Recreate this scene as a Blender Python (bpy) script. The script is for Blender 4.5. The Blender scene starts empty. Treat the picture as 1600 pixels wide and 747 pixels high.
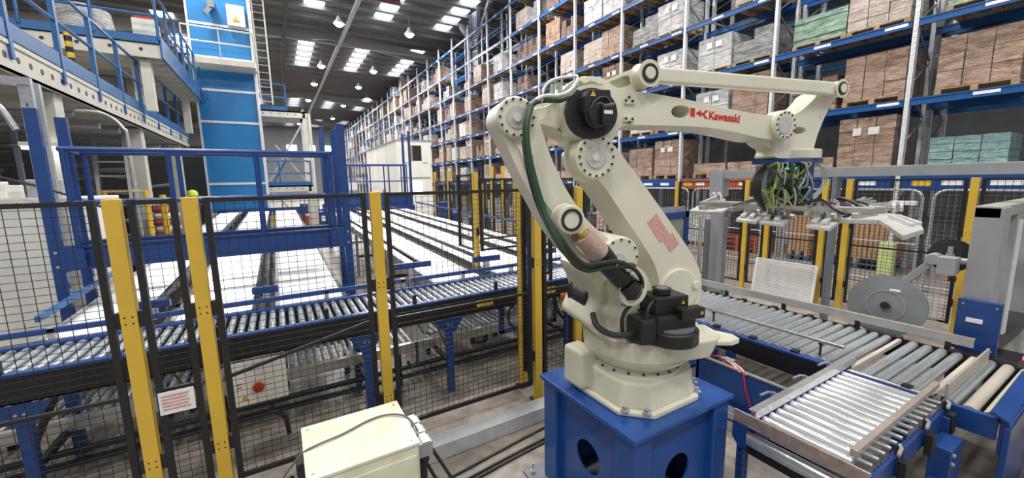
import bpy, math, random
from mathutils import Vector as V, Matrix
from mathutils.geometry import tessellate_polygon
random.seed(7)
SC = bpy.context.scene
COL = SC.collection
PI = math.pi
# ---------------------------------------------------------------- camera
F = 620.0; CX, CY = 800.0, 373.5; H = 2.25
def cam_axes(yaw=30.3, pitch=8.25, roll=1.07):
    y, p, r = map(math.radians, (yaw, pitch, roll))
    fwd = V((math.sin(y)*math.cos(p), math.cos(y)*math.cos(p), -math.sin(p)))
    rt = V((math.cos(y), -math.sin(y), 0)); dn = fwd.cross(rt)
    return math.cos(r)*rt + math.sin(r)*dn, -math.sin(r)*rt + math.cos(r)*dn, fwd
RT, DN, FW = cam_axes()
cd = bpy.data.cameras.new('camera'); cd.sensor_width = 36; cd.lens = F/1600*36; cd.clip_start = .05; cd.clip_end = 400
cam = bpy.data.objects.new('camera', cd); COL.objects.link(cam)
M = Matrix((RT, -DN, -FW)).transposed().to_4x4(); M.translation = V((0, 0, H)); cam.matrix_world = M
SC.camera = cam
def ray(u, v): return RT*((u-CX)/F) + DN*((v-CY)/F) + FW
def at(u, v, **k):
    """measured photo point -> world point on the plane x=, y= or z="""
    d = ray(u, v); a = 'xyz'.index(list(k)[0]); o = V((0, 0, H))
    return o + d*((list(k.values())[0]-o[a])/d[a])
def project(p):
    q = V(p)-V((0, 0, H)); z = q.dot(FW)
    return (CX+F*q.dot(RT)/z, CY+F*q.dot(DN)/z, z)
# ---------------------------------------------------------------- materials
def mat(name, col, rough=.5, metal=0., var=.08, scale=6., bump=0., bscale=60., spec=.5, coat=0.):
    m = bpy.data.materials.new(name); m.use_nodes = True
    nt = m.node_tree; b = nt.nodes['Principled BSDF']; L = nt.links
    b.inputs['Roughness'].default_value = rough; b.inputs['Metallic'].default_value = metal
    b.inputs['Specular IOR Level'].default_value = spec; b.inputs['Coat Weight'].default_value = coat
    tc = nt.nodes.new('ShaderNodeTexCoord')
    n = nt.nodes.new('ShaderNodeTexNoise'); n.inputs['Scale'].default_value = scale; n.inputs['Detail'].default_value = 4
    L.new(tc.outputs['Object'], n.inputs['Vector'])
    r = nt.nodes.new('ShaderNodeValToRGB'); L.new(n.outputs['Fac'], r.inputs['Fac'])
    r.color_ramp.elements[0].position = .3; r.color_ramp.elements[1].position = .7
    r.color_ramp.elements[0].color = tuple(c*(1-var) for c in col)+(1,)
    r.color_ramp.elements[1].color = tuple(min(1, c*(1+var)) for c in col)+(1,)
    L.new(r.outputs['Color'], b.inputs['Base Color'])
    if bump:
        n2 = nt.nodes.new('ShaderNodeTexNoise'); n2.inputs['Scale'].default_value = bscale
        L.new(tc.outputs['Object'], n2.inputs['Vector'])
        bp = nt.nodes.new('ShaderNodeBump'); bp.inputs['Strength'].default_value = bump; bp.inputs['Distance'].default_value = .01
        L.new(n2.outputs['Fac'], bp.inputs['Height']); L.new(bp.outputs['Normal'], b.inputs['Normal'])
    return m
def emis(name, col, s):
    m = bpy.data.materials.new(name); m.use_nodes = True; b = m.node_tree.nodes['Principled BSDF']
    b.inputs['Base Color'].default_value = col+(1,); b.inputs['Emission Color'].default_value = col+(1,); b.inputs['Emission Strength'].default_value = s
    return m
CREAM = mat('cream_paint', (.63, .61, .49), .38, var=.05, scale=3, coat=.15)
CREAM2 = mat('cabinet_cream', (.66, .65, .50), .3, var=.1, scale=9, coat=.2)
BLUE = mat('blue_paint', (.008, .048, .205), .38, var=.1, coat=.2)
PBLUE = mat('pedestal_blue', (.008, .062, .26), .33, var=.12, scale=3, coat=.2)
RBLUE = mat('rack_blue', (.006, .078, .26), .42, var=.12)
TBLUE = mat('tower_blue', (.008, .17, .44), .45, var=.06, scale=1.5)
MBLUE = mat('mezzanine_blue', (.018, .11, .30), .45, var=.1)
YEL = mat('yellow_paint', (.62, .40, .045), .42, var=.06, scale=4)
BLK = mat('black_coating', (.012, .012, .013), .45, var=.1)
DARK = mat('dark_rubber', (.02, .02, .022), .5, var=.15)
GREY = mat('grey_steel', (.33, .345, .36), .45, .25, var=.06)
GREYB = mat('grey_blue_steel', (.20, .22, .25), .4, .3, var=.1)
ALU = mat('aluminium', (.56, .55, .53), .34, .7, var=.07, scale=12)
CAST = mat('cast_aluminium', (.55, .54, .52), .42, .35, var=.12, scale=30)
ZINC = mat('zinc_roller', (.62, .66, .69), .27, .72, var=.1, scale=14)
ZINCW = mat('sheen_white_roller', (.80, .83, .86), .30, .35, var=.05, scale=5)  # zinc whitened: skylight reflections on the lane rollers put into the colour
GALV = mat('galvanised_steel', (.45, .47, .49), .4, .55, var=.18, scale=35)
GALV2 = mat('rack_upright_grey', (.66, .68, .70), .5, .3, var=.1, scale=20)
OFFW = mat('off_white_panel', (.78, .77, .72), .5, var=.04, scale=2)
STR = mat('cream_steelwork', (.58, .56, .50), .5, var=.08, scale=4)
WOOD = mat('pallet_wood', (.36, .23, .12), .8, var=.3, scale=20, bump=.3)
RED = mat('red_marking', (.55, .02, .015), .5, var=.03)
ORANGE = mat('orange_paint', (.36, .07, .025), .5)
PINK = mat('red_print_label', (.58, .31, .28), .5, var=.25, scale=70)
WHITE = mat('white_label', (.75, .75, .75), .5, var=.05)
GREENH = mat('green_hose', (.03, .085, .04), .4)
HIVIS = mat('hivis_yellow', (.5, .75, .05), .5)
SKIN = mat('skin', (.45, .25, .17), .6)
CLEARW = mat('matt_near_black', (.03, .03, .032), .7)  # near-black matt colour for bodies and partition under the mezzanine
LEDG = emis('green_led', (.1, 1, .25), 1.5)
LEDR = emis('red_led', (1, .05, .08), 4)
LAMPM = emis('lamp_glow', (1, .97, .9), 22)
SKYM = emis('skylight_glow', (.86, .93, 1), 5.0)
SCREEN = emis('screen_glow', (.1, .75, .9), 1.6)
def concrete():
    m = mat('concrete_floor', (.27, .238, .208), .42, var=.25, scale=1.2, bump=.08, bscale=25)
    nt = m.node_tree; b = nt.nodes['Principled BSDF']; L = nt.links
    tc = nt.nodes.new('ShaderNodeTexCoord')
    n = nt.nodes.new('ShaderNodeTexNoise'); n.inputs['Scale'].default_value = 9; n.inputs['Detail'].default_value = 8
    L.new(tc.outputs['Object'], n.inputs['Vector'])
    base = b.inputs['Base Color'].links[0].from_socket
    mx = nt.nodes.new('ShaderNodeMix'); mx.data_type = 'RGBA'; mx.blend_type = 'MULTIPLY'; mx.inputs[0].default_value = .6
    r = nt.nodes.new('ShaderNodeValToRGB'); r.color_ramp.elements[0].position = .35; r.color_ramp.elements[1].position = .62
    r.color_ramp.elements[0].color = (.45, .43, .42, 1); r.color_ramp.elements[1].color = (1, 1, 1, 1)
    L.new(n.outputs['Fac'], r.inputs['Fac']); L.new(base, mx.inputs[6]); L.new(r.outputs['Color'], mx.inputs[7])
    L.new(mx.outputs[2], b.inputs['Base Color'])
    return m
CONC = concrete()
def wrapped(name, c1, c2, rough=.28, sx=1.0, sz=4.0):
    """cartons (their own seams) under crinkled stretch film"""
    m = bpy.data.materials.new(name); m.use_nodes = True; nt = m.node_tree; b = nt.nodes['Principled BSDF']; L = nt.links
    b.inputs['Roughness'].default_value = rough; b.inputs['Coat Weight'].default_value = .6; b.inputs['Coat Roughness'].default_value = .16
    tc = nt.nodes.new('ShaderNodeTexCoord'); oi = nt.nodes.new('ShaderNodeObjectInfo')
    n = nt.nodes.new('ShaderNodeTexNoise'); n.inputs['Scale'].default_value = 3.5; n.inputs['Detail'].default_value = 5
    mp = nt.nodes.new('ShaderNodeMapping'); mp.inputs['Scale'].default_value = (1, 1, 3.2)
    ad = nt.nodes.new('ShaderNodeVectorMath'); ad.operation = 'ADD'
    L.new(tc.outputs['Object'], ad.inputs[0]); L.new(oi.outputs['Random'], ad.inputs[1])
    L.new(ad.outputs[0], mp.inputs['Vector']); L.new(mp.outputs[0], n.inputs['Vector'])
    r = nt.nodes.new('ShaderNodeValToRGB'); r.color_ramp.elements[0].position = .35; r.color_ramp.elements[1].position = .68
    r.color_ramp.elements[0].color = c1+(1,); r.color_ramp.elements[1].color = c2+(1,)
    L.new(n.outputs['Fac'], r.inputs['Fac']); L.new(r.outputs['Color'], b.inputs['Base Color'])
    n2 = nt.nodes.new('ShaderNodeTexNoise'); n2.inputs['Scale'].default_value = 9; n2.inputs['Detail'].default_value = 4; n2.inputs['Distortion'].default_value = 1.5
    L.new(mp.outputs[0], n2.inputs['Vector'])
    bp = nt.nodes.new('ShaderNodeBump'); bp.inputs['Strength'].default_value = 1.0; bp.inputs['Distance'].default_value = .05
    L.new(n2.outputs['Fac'], bp.inputs['Height']); L.new(bp.outputs['Normal'], b.inputs['Normal']); L.new(bp.outputs['Normal'], b.inputs['Coat Normal'])
    return m
WB = wrapped('wrapped_brown_cartons', (.23, .14, .095), (.45, .31, .23))
WP = wrapped('wrapped_pale_cartons', (.38, .31, .27), (.58, .50, .45))
WW = wrapped('wrapped_white_goods', (.42, .42, .43), (.72, .72, .73))
WG = wrapped('wrapped_grey_goods', (.14, .145, .15), (.36, .37, .38))
WT = wrapped('wrapped_teal_crates', (.13, .27, .27), (.26, .42, .42))
WN = wrapped('wrapped_green_goods', (.10, .26, .17), (.42, .5, .42))
WD = wrapped('wrapped_dark_cartons', (.10, .05, .045), (.22, .15, .12))
# ---------------------------------------------------------------- geometry
ROOTM = {}
class MB:
    def __init__(s): s.v = []; s.f = []; s.sm = []
    def add(s, vs, fs, smooth=False):
        b = len(s.v); s.v += [V(p) for p in vs]
        for f in fs: s.f.append([b+i for i in f]); s.sm.append(smooth)
        return s
    def box(s, a, b):
        x0, y0, z0 = (min(a[i], b[i]) for i in range(3)); x1, y1, z1 = (max(a[i], b[i]) for i in range(3))
        return s.add([(x0,y0,z0),(x1,y0,z0),(x1,y1,z0),(x0,y1,z0),(x0,y0,z1),(x1,y0,z1),(x1,y1,z1),(x0,y1,z1)],
                     [(3,2,1,0),(4,5,6,7),(0,1,5,4),(1,2,6,5),(2,3,7,6),(3,0,4,7)])
    def beam(s, p0, p1, w, h, up=(0, 0, 1)):
        p0, p1 = V(p0), V(p1); d = (p1-p0).normalized(); u = V(up)
        if abs(d.dot(u)) > .98: u = V((1, 0, 0))
        sd = d.cross(u).normalized()*(w/2); u2 = sd.cross(d).normalized()*(h/2)
        vs = [p+a*sd+b*u2 for p in (p0, p1) for a, b in ((-1,-1),(1,-1),(1,1),(-1,1))]
        return s.add(vs, [(3,2,1,0),(4,5,6,7),(0,1,5,4),(1,2,6,5),(2,3,7,6),(3,0,4,7)])
    def cyl(s, p0, p1, r, n=16, r2=None, caps=True):
        p0, p1 = V(p0), V(p1); d = (p1-p0).normalized(); a = d.orthogonal().normalized(); b = d.cross(a)
        r2 = r if r2 is None else r2; vs = []
        for p, q in ((p0, r), (p1, r2)):
            for i in range(n): t = 2*PI*i/n; vs.append(p+(a*math.cos(t)+b*math.sin(t))*q)
        s.add(vs, [(i, (i+1) % n, n+(i+1) % n, n+i) for i in range(n)], True)
        if caps: s.add(vs[:n], [tuple(range(n-1, -1, -1))]); s.add(vs[n:], [tuple(range(n))])
        return s
    def ring(s, p0, p1, r, ri, n=24):
        p0, p1 = V(p0), V(p1); d = (p1-p0).normalized(); a = d.orthogonal().normalized(); b = d.cross(a); vs = []
        for p, q in ((p0, r), (p1, r), (p1, ri), (p0, ri)):
            for i in range(n): t = 2*PI*i/n; vs.append(p+(a*math.cos(t)+b*math.sin(t))*q)
        return s.add(vs, [(k*n+i, k*n+(i+1) % n, ((k+1) % 4)*n+(i+1) % n, ((k+1) % 4)*n+i) for k in range(4) for i in range(n)], True)
    def tube(s, pts, r, n=8, smooth=True):
        pts = [V(p) for p in pts]; vs = []; up = None
        for i, p in enumerate(pts):
            d = (pts[min(i+1, len(pts)-1)]-pts[max(i-1, 0)]).normalized()
            a = d.orthogonal().normalized() if up is None else (up-d*up.dot(d)).normalized(); up = a; b = d.cross(a)
            for k in range(n): t = 2*PI*k/n; vs.append(p+(a*math.cos(t)+b*math.sin(t))*r)
        m = len(pts)
        s.add(vs, [(i*n+k, i*n+(k+1) % n, (i+1)*n+(k+1) % n, (i+1)*n+k) for i in range(m-1) for k in range(n)], smooth)
        s.add(vs[:n], [tuple(range(n-1, -1, -1))]); s.add(vs[-n:], [tuple(range(n))]); return s
    def lathe(s, prof, c=(0, 0, 0), n=32):
        c = V(c); vs = []
        for r, z in prof:
            for i in range(n): t = 2*PI*i/n; vs.append(c+V((r*math.cos(t), r*math.sin(t), z)))
        m = len(prof)
        return s.add(vs, [(k*n+i, k*n+(i+1) % n, (k+1)*n+(i+1) % n, (k+1)*n+i) for k in range(m-1) for i in range(n)], True)
    def prism(s, front, back, holes=(), smooth=False):
        """front/back: matching loops of 3-D points; holes: list of (front, back) loops"""
        loops = [(front, back)]+list(holes)
        fl = [[V(p) for p in a] for a, b in loops]; bl = [[V(p) for p in b] for a, b in loops]
        tri = tessellate_polygon(fl); b0 = len(s.v); nf = sum(map(len, fl))
        s.v += [p for l in fl for p in l]+[p for l in bl for p in l]
        for t in tri: s.f.append([b0+i for i in t]); s.sm.append(False); s.f.append([b0+nf+i for i in reversed(t)]); s.sm.append(False)
        o = 0
        for l in fl:
            n = len(l)
            for i in range(n):
                j = (i+1) % n; s.f.append([b0+o+i, b0+nf+o+i, b0+nf+o+j, b0+o+j]); s.sm.append(smooth)
            o += n
        return s
    def build(s, name, m, parent=None, bevel=0., seg=2):
        me = bpy.data.meshes.new(name)
        if parent is not None: Mi = ROOTM[parent.name].inverted(); vs = [Mi @ p for p in s.v]
        else:
            lo = [min(p[i] for p in s.v) for i in range(3)]; hi = [max(p[i] for p in s.v) for i in range(3)]
            o = V(((lo[0]+hi[0])/2, (lo[1]+hi[1])/2, lo[2])); vs = [p-o for p in s.v]
        me.from_pydata([tuple(p) for p in vs], [], s.f)
        for p, k in zip(me.polygons, s.sm): p.use_smooth = k
        me.materials.append(m); me.update()
        import bmesh
        bm = bmesh.new(); bm.from_mesh(me); bmesh.ops.recalc_face_normals(bm, faces=bm.faces)
        if bevel: bmesh.ops.remove_doubles(bm, verts=bm.verts, dist=1e-5)
        bm.to_mesh(me); bm.free()
        if any(s.sm): me.set_sharp_from_angle(angle=math.radians(40))
        ob = bpy.data.objects.new(name, me); COL.objects.link(ob)
        if parent is not None: ob.parent = parent; ROOTM[ob.name] = ROOTM[parent.name].copy()
        else: ob.location = o; ROOTM[ob.name] = Matrix.Translation(o)
        if bevel:
            bv = ob.modifiers.new('bevel', 'BEVEL'); bv.width = bevel; bv.segments = seg; bv.limit_method = 'ANGLE'; bv.angle_limit = math.radians(35)
            bv.harden_normals = False
        return ob
def tag(o, label, cat, group=None, kind=None):
    if label: o['label'] = label
    if cat: o['category'] = cat
    if group: o['group'] = group
    if kind: o['kind'] = kind
    return o
def thing(name, loc, label, cat, group=None, rz=0):
    o = bpy.data.objects.new(name, None); o.empty_display_size = .1; COL.objects.link(o)
    o.location = loc; o.rotation_euler = (0, 0, rz)
    ROOTM[o.name] = Matrix.Translation(V(loc)) @ Matrix.Rotation(rz, 4, 'Z')
    return tag(o, label, cat, group)
def struct(name, mb, m, **k): return tag(mb.build(name, m, **k), None, None, kind='structure')
def lab(o, label): o['label'] = label; return o
def kids(o): return [c for c in COL.objects if c.parent == o]
KID = {}
def dup(root, loc, label, rz=None, group=None):
    ch = KID.get(root.name)
    if ch is None:
        ch = [(c, [g for g in COL.objects if g.parent == c]) for c in COL.objects if c.parent == root]; KID[root.name] = ch
    r = root.copy(); COL.objects.link(r); r.location = loc; r['label'] = label
    if rz is not None: r.rotation_euler = (0, 0, rz)
    if group: r['group'] = group
    for c, gs in ch:
        c2 = c.copy(); COL.objects.link(c2); c2.parent = r
        for g in gs: g2 = g.copy(); COL.objects.link(g2); g2.parent = c2
    return r
def solo(name, mb, m, label, cat, group=None, bevel=0.): return tag(mb.build(name, m, bevel=bevel), label, cat, group)
def smooth_loop(pts, k=4):
    n = len(pts); out = []
    for i in range(n):
        p0, p1, p2, p3 = (V(pts[(i+j-1) % n]) for j in range(4))
        for q in range(k):
            t = q/k; out.append(.5*((2*p1)+(p2-p0)*t+(2*p0-5*p1+4*p2-p3)*t*t+(3*p1-p0-3*p2+p3)*t**3))
    return out
def curve(pts, k=6):
    n = len(pts); out = []
    P = [V(p) for p in pts]
    for i in range(n-1):
        p0, p1, p2, p3 = P[max(i-1, 0)], P[i], P[i+1], P[min(i+2, n-1)]
        for q in range(k):
            t = q/k; out.append(.5*((2*p1)+(p2-p0)*t+(2*p0-5*p1+4*p2-p3)*t*t+(3*p1-p0-3*p2+p3)*t**3))
    return out+[P[-1]]
ORD = ['zeroth','first','second','third','fourth','fifth','sixth','seventh','eighth','ninth','tenth','eleventh','twelfth','thirteenth','fourteenth','fifteenth','sixteenth','seventeenth','eighteenth','nineteenth','twentieth',
 'twenty-first','twenty-second','twenty-third','twenty-fourth','twenty-fifth','twenty-sixth','twenty-seventh','twenty-eighth','twenty-ninth','thirtieth','thirty-first','thirty-second','thirty-third','thirty-fourth']
FLAT = ('text',)
def text(s, size, m, parent, name, loc, xdir, up, extrude=.001, bold=.0):
    c = bpy.data.curves.new(name, 'FONT'); c.body = s; c.size = size; c.extrude = extrude; c.offset = bold
    t = bpy.data.objects.new(name+'_curve', c); COL.objects.link(t)
    bpy.context.view_layer.update()
    me = bpy.data.meshes.new_from_object(t.evaluated_get(bpy.context.evaluated_depsgraph_get()))
    bpy.data.objects.remove(t); me.name = name
    x = V(xdir).normalized(); y = V(up).normalized(); z = x.cross(y)
    R = Matrix((x, y, z)).transposed().to_4x4(); R.translation = V(loc)
    Mx = (ROOTM[parent.name].inverted() @ R) if parent is not None else R
    me.transform(Mx); me.materials.clear(); me.materials.append(m)
    o = bpy.data.objects.new(name, me); COL.objects.link(o)
    if parent is not None: o.parent = parent
    return o
# ================================================================ THE SETTING
struct('floor', MB().box((-17, -7, -.1), (26, 98, 0)), CONC)
CEILM = mat('roof_sheet', (.27, .265, .26), .5, .3, var=.1)
WALLM = mat('dark_wall', (.10, .105, .11), .7, var=.15, scale=2)
struct('ceiling', MB().box((-17, -7, 14.5), (26, 98, 14.6)), CEILM)
struct('wall_back', MB().box((-17, 96, 0), (26, 96.2, 14.5)), mat('end_wall', (.30, .31, .32), .7))
struct('wall_left', MB().box((-17.2, -7, 0), (-17, 96.2, 14.5)), WALLM)
struct('wall_right', MB().box((26, -7, 0), (26.2, 96.2, 14.5)), WALLM)
PURM = mat('purlin_steel', (.34, .335, .33), .5, .35)
k = 0
for j in range(0, 56):
    y = 3+j*1.7
    if y > 95: break
    k += 1
    mb = MB().box((-17, y-.035, 14.18), (26, y+.035, 14.5)).box((-17, y-.12, 14.18), (26, y+.03, 14.21))
    struct('trim_%d' % k, mb, PURM)
for y in (11.9, 35.7, 59.5, 83.3):
    k += 1
    mb = MB()
    for xa, xb, za, zb in ((-17, 4.6, 11.6, 13.9), (4.6, 26, 13.9, 11.6)):
        mb.beam((xa, y, za), (xb, y, zb), .22, .75)
    struct('trim_%d' % k, mb, PURM)
w = 0
for x in (-5.9, -1.3, 3.3, 7.9, 12.5):
    for y0 in (22.5, 37.2, 61, 84):
        w += 1
        mb = MB()
        for q in range(6): mb.box((x-.62, y0+.25+1.7*q, 14.46), (x+.62, y0+1.55+1.7*q, 14.49))
        struct('window_%d' % w, mb, SKYM)
# end-wall windows, lit by day
for x in (2.5, 6, 9.5):
    w += 1; struct('window_%d' % w, MB().box((x, 95.9, 9.5), (x+1.8, 95.98, 10.6)), SKYM)
# roof services
solo('roof_duct', MB().box((1.28, 12, 12.8), (1.5, 60, 13.0)), BLK, 'long black duct running along under the roof, left of the lamps', 'duct')
solo('sprinkler_pipe', MB().cyl((-6, 35.2, 13.1), (22, 35.2, 13.1), .09), GREY, 'grey sprinkler pipe crossing under the roof above the racking', 'pipe')
solo('cable_tray', MB().box((5.0, 20, 12.9), (5.25, 92, 12.95)).box((5.0, 20, 12.95), (5.02, 92, 13.03)).box((5.23, 20, 12.95), (5.25, 92, 13.03)), GALV, 'galvanised cable tray running along under the roof beside the lamps', 'cable tray')
rb = MB().box((3.6, 26.0, 13.2), (7.6, 26.25, 13.24)).box((3.6, 26.0, 13.5), (7.6, 26.25, 13.54)).box((3.6, 26.1, 13.2), (7.6, 26.14, 13.54))
solo('roof_beam', rb, mat('dark_red_paint', (.16, .012, .018), .5), 'dark red steel beam under the roof at the top edge', 'beam')
for i, (x, y) in enumerate(((13.17, 27.2), (13.17, 51.2), (13.17, 75.2))):
    mb = MB()
    for s in (-1, 1): mb.box((x-.15, y+s*.6-.03, 0), (x+.15, y+s*.6+.03, 14.2))
    mb.box((x-.02, y-.6, 0), (x+.02, y+.6, 14.2))
    for s in (-1, 1): mb.beam((x, y+s*.3, 12), (x, y+s*2.4, 14), .3, .3)
    k += 1; struct('trim_%d' % k, mb, GREYB)
# ---------------------------------------------------------------- lamps
def lamp_proto():
    t = thing('high_bay_lamp', (0, 0, 0), 'x', 'lamp', 'high bay lamps under the roof')
    MB().lathe([(.03, .5), (.1, .45), (.14, .3), (.34, .06), (.36, 0), (.33, 0), (.12, .28)]).build('reflector', GALV2, t)
    MB().lathe([(0, -.20), (.14, -.17), (.25, -.09), (.30, .02), (.2, .12), (0, .16)]).build('bulb', LAMPM, t)
    MB().cyl((0, 0, .45), (0, 0, 1.5), .015).build('hanger', GREY, t)
    return t
lp = lamp_proto()
LAMPS = [(4.55, 30.2), (4.45, 41.3), (4.4, 48.7), (9.25, 30), (8.95, 41), (8.8, 48.2), (10.8, 54.0), (4.4, 58), (4.3, 68), (8.8, 60), (8.8, 72), (4.3, 80)]
for i, (x, y) in enumerate(LAMPS):
    row = 'left' if x < 6 else ('right' if x < 10 else 'far right')
    n = [q for q in LAMPS if (q[0] < 6) == (x < 6) and ((q[0] < 10) == (x < 10)) and q[1] < y]
    lb = 'round high bay lamp, %s from the front in the %s row' % (ORD[len(n)+1], row)
    if i == 0: lp.location = (x, y, 12.9); lp['label'] = lb
    else: dup(lp, (x, y, 12.9), lb)
def area(name, loc, power, size, col=(1, .97, .92), aim=None, sy=None):
    d = bpy.data.lights.new(name, 'AREA'); d.energy = power; d.color = col
    d.shape = 'RECTANGLE' if sy else 'DISK'; d.size = size
    if sy: d.size_y = sy
    o = bpy.data.objects.new(name, d); COL.objects.link(o); o.location = loc
    if aim: o.rotation_euler = (V(aim)-V(loc)).to_track_quat('-Z', 'Y').to_euler()
    return o
# the hall's own rows of high-bay lighting, then added fill
for x in (-2.5, 4.4, 9.4):
    for y, p in ((-4, 520), (5, 620), (16, 900), (30, 1100), (44, 1200), (60, 1300), (76, 1300)):
        area('high_bay_and_fill_light', (x, y, 12.7), p, 1.6)
area('high_bay_and_fill_light', (-9, -4, 12.7), 900, 1.6); area('high_bay_and_fill_light', (-10, 28, 12.7), 700, 1.6)  # front-left light added as fill to brighten the off-white machine
wd = bpy.data.worlds.new('hall'); SC.world = wd; wd.use_nodes = True
bg = wd.node_tree.nodes['Background']; bg.inputs[0].default_value = (.90, .95, 1.0, 1); bg.inputs[1].default_value = .5
# ================================================================ RACKING
XR, YB, BAY = 11.9, .53, 2.8
LV = [2.26+1.61*i for i in range(7)]
NB = 32
def rack_proto(x, name, label, group, front):
    t = thing(name, (x, 0, 0), label, 'rack', group)
    for xx in (x, x+1.06):
        mb = MB()
        mb.box((xx-.05, -.05, 0), (xx-.038, .05, 12.6)).box((xx+.038, -.05, 0), (xx+.05, .05, 12.6)).box((xx-.05, .038, 0), (xx+.05, .05, 12.6))
        mb.box((xx-.05, -.05, 0), (xx+.05, -.042, 12.6))
        for q in range(50 if front else 0): mb.box((xx-.056, -.018, .3+.12*q), (xx-.05, .018, .36+.12*q))
        mb.build('upright', GALV2, t)
        mb = MB().box((xx-.09, -.09, 0), (xx+.09, .09, .01)); mb.build('foot_plate', GALV, t)
    mb = MB(); z = .4; s = 0
    while z < 12.2:
        a, b = (x, x+1.06) if s == 0 else (x+1.06, x)
        mb.beam((a, 0, z), (b, 0, z+.62), .03, .03); z += .62; s = 1-s
    mb.build('bracing', GREYB, t)
    for z in LV:
        for xx in (x-.02, x+1.08):
            mb = MB().box((xx-.025, .05, z-.17), (xx+.025, BAY-.05, z-.02)).box((xx-.04, .05, z-.17), (xx-.025, BAY-.05, z-.14)).box((xx-.04, .05, z-.05), (xx-.025, BAY-.05, z-.02))
            b = mb.build('beam', RBLUE, t)
            if front and xx < x:
                for ya, yb in ((.12, .5), (1.5, 1.85)): MB().box((xx-.034, ya, z-.12), (xx-.026, yb, z-.06)).build('shelf_label', WHITE, b)
        if front:
            for yy in (.7, 2.1): MB().beam((x, yy, z-.03), (x+1.06, yy, z-.03), .06, .03).build('crossbar', GALV, t)
    return t
rf = rack_proto(XR, 'pallet_rack', 'x', 'front row of blue and grey pallet rack bays', True)
rbk = rack_proto(XR+1.45, 'pallet_rack', 'x', 'rear row of blue and grey pallet rack bays', False)
for i in range(NB):
    y = YB+BAY*i
    lf = 'tall blue and grey front rack bay, %s from the right edge' % ORD[i+1]
    lr = 'rear pallet rack bay standing back to back behind the %s front bay from the right' % ORD[i+1]
    if i == 0:
        rf.location = (XR, y, 0); rf['label'] = lf; rbk.location = (XR+1.45, y, 0); rbk['label'] = lr
        f0, b0 = rf, rbk
    else:
        dup(rf, (XR, y, 0), lf); dup(rbk, (XR+1.45, y, 0), lr)
# ---- loads
def load_mesh(w, d, h, nx, nz, seed, top=True):
    r = random.Random(seed); mb = MB(); z = .145; hz = h/nz
    for k in range(nz):
        for i in range(nx):
            y0 = -w/2+w/nx*i; j = [r.uniform(-.012, .012) for _ in range(4)]
            if k == nz-1 and top and r.random() < .25: continue
            mb.box((-d/2+j[0], y0+.006+j[1]*.4, z+hz*k+.004), (d/2+j[2], y0+w/nx-.006, z+hz*(k+1)-.004+(j[3]*.3 if k == nz-1 else 0)))
    return mb
def pallet_mb(w, d):
    mb = MB()
    for q in range(5): x = -d/2+.05+(d-.1)*q/4; mb.box((x-.045, -w/2, .12), (x+.045, w/2, .142))
    for yy in (-w/2+.05, 0, w/2-.05):
        mb.box((-d/2, yy-.05, .1), (d/2, yy+.05, .12)); mb.box((-d/2, yy-.05, 0), (d/2, yy+.05, .02))
        for xx in (-d/2+.07, 0, d/2-.07): mb.box((xx-.07, yy-.05, .02), (xx+.07, yy+.05, .1))
    return mb
VAR = [('brown', 'brown wrapped cartons', WB, 1.12, 1.0, 3, 3), ('pale', 'pale pinkish wrapped cartons', WP, 1.12, .85, 3, 4), ('white', 'white wrapped goods', WW, 1.1, .95, 2, 2),
       ('grey', 'grey film-wrapped goods', WG, 1.15, .8, 2, 3), ('teal', 'teal wrapped crates', WT, 1.1, .62, 3, 4), ('brownlow', 'low brown wrapped cartons', WB, 1.1, .66, 3, 2),
       ('green', 'pale green wrapped goods', WN, 1.15, .78, 1, 6), ('dark', 'dark reddish brown cartons', WD, 1.0, .7, 3, 2), ('browntall', 'tall brown wrapped cartons', WB, 1.05, 1.2, 3, 4)]
PROT = []
for i, (k_, d_, m_, w_, h_, nx, nz) in enumerate(VAR):
    t = thing('pallet_load', (0, 0, 0), 'x', 'pallet load', 'wrapped pallet loads stored on the racking')
    load_mesh(w_, 1.0, h_, nx, nz, i).build('goods', m_, t)
    pallet_mb(w_, 1.05).build('pallet', WOOD, t)
    if i in (2, 8): [MB().box((-.53, a, .145+h_*.66), (-.515, b, .145+h_*.66+.17)).build('paper_label', WHITE, t) for a, b in ((-.25, -.05), (.08, .24))]
    PROT.append(t)
FIX = {(0, 0, 1): 4, (0, 0, 0): 1, (1, 0, 0): 8, (1, 0, 1): 5, (2, 0, 0): 5, (2, 0, 1): 5, (3, 0, 0): 8, (3, 0, 1): 0, (4, 0, 0): 2, (0, 1, 1): 0, (0, 1, 0): 0, (1, 1, 0): 0, (1, 1, 1): 7,
       (2, 1, 0): 8, (2, 1, 1): 2, (0, 2, 1): 6, (0, 2, 0): 3, (1, 2, 0): 1, (1, 2, 1): 6, (2, 2, 0): 3, (2, 2, 1): 2, (3, 2, 0): 2, (3, 1, 1): 2, (3, 1, 0): 7, (4, 2, 1): 2, (1, 3, 0): 0, (2, 3, 0): 1, (3, 3, 0): 2}
slots = []
rnd = random.Random(11)
for i in range(NB-1):
    for l in range(7):
        for h in (0, 1):
            y = YB+BAY*i+(.70 if h == 0 else 1.86); z = LV[l]
            u, v, dpt = project((XR, y, z+.5))
            pv = FIX.get((i, l, h))
            if pv is None:
                if rnd.random() < (.10 if i < 7 else (.35 if i < 12 else .55)) or (l == 6 and i > 7 and rnd.random() < .8) or (l > 4 and 6 < i < 11): continue
                pv = rnd.choice((0, 0, 1, 1, 2, 2, 3, 5, 5, 7, 8, 8))
            if dpt < 1 or not (-40 < u < 1660 and -45 < v < 790): continue
            slots.append((dpt, i, l, h, y, z, pv))
slots.sort()
used = set(); stuffmb = MB()
SIDE = ('right', 'left')
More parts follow.
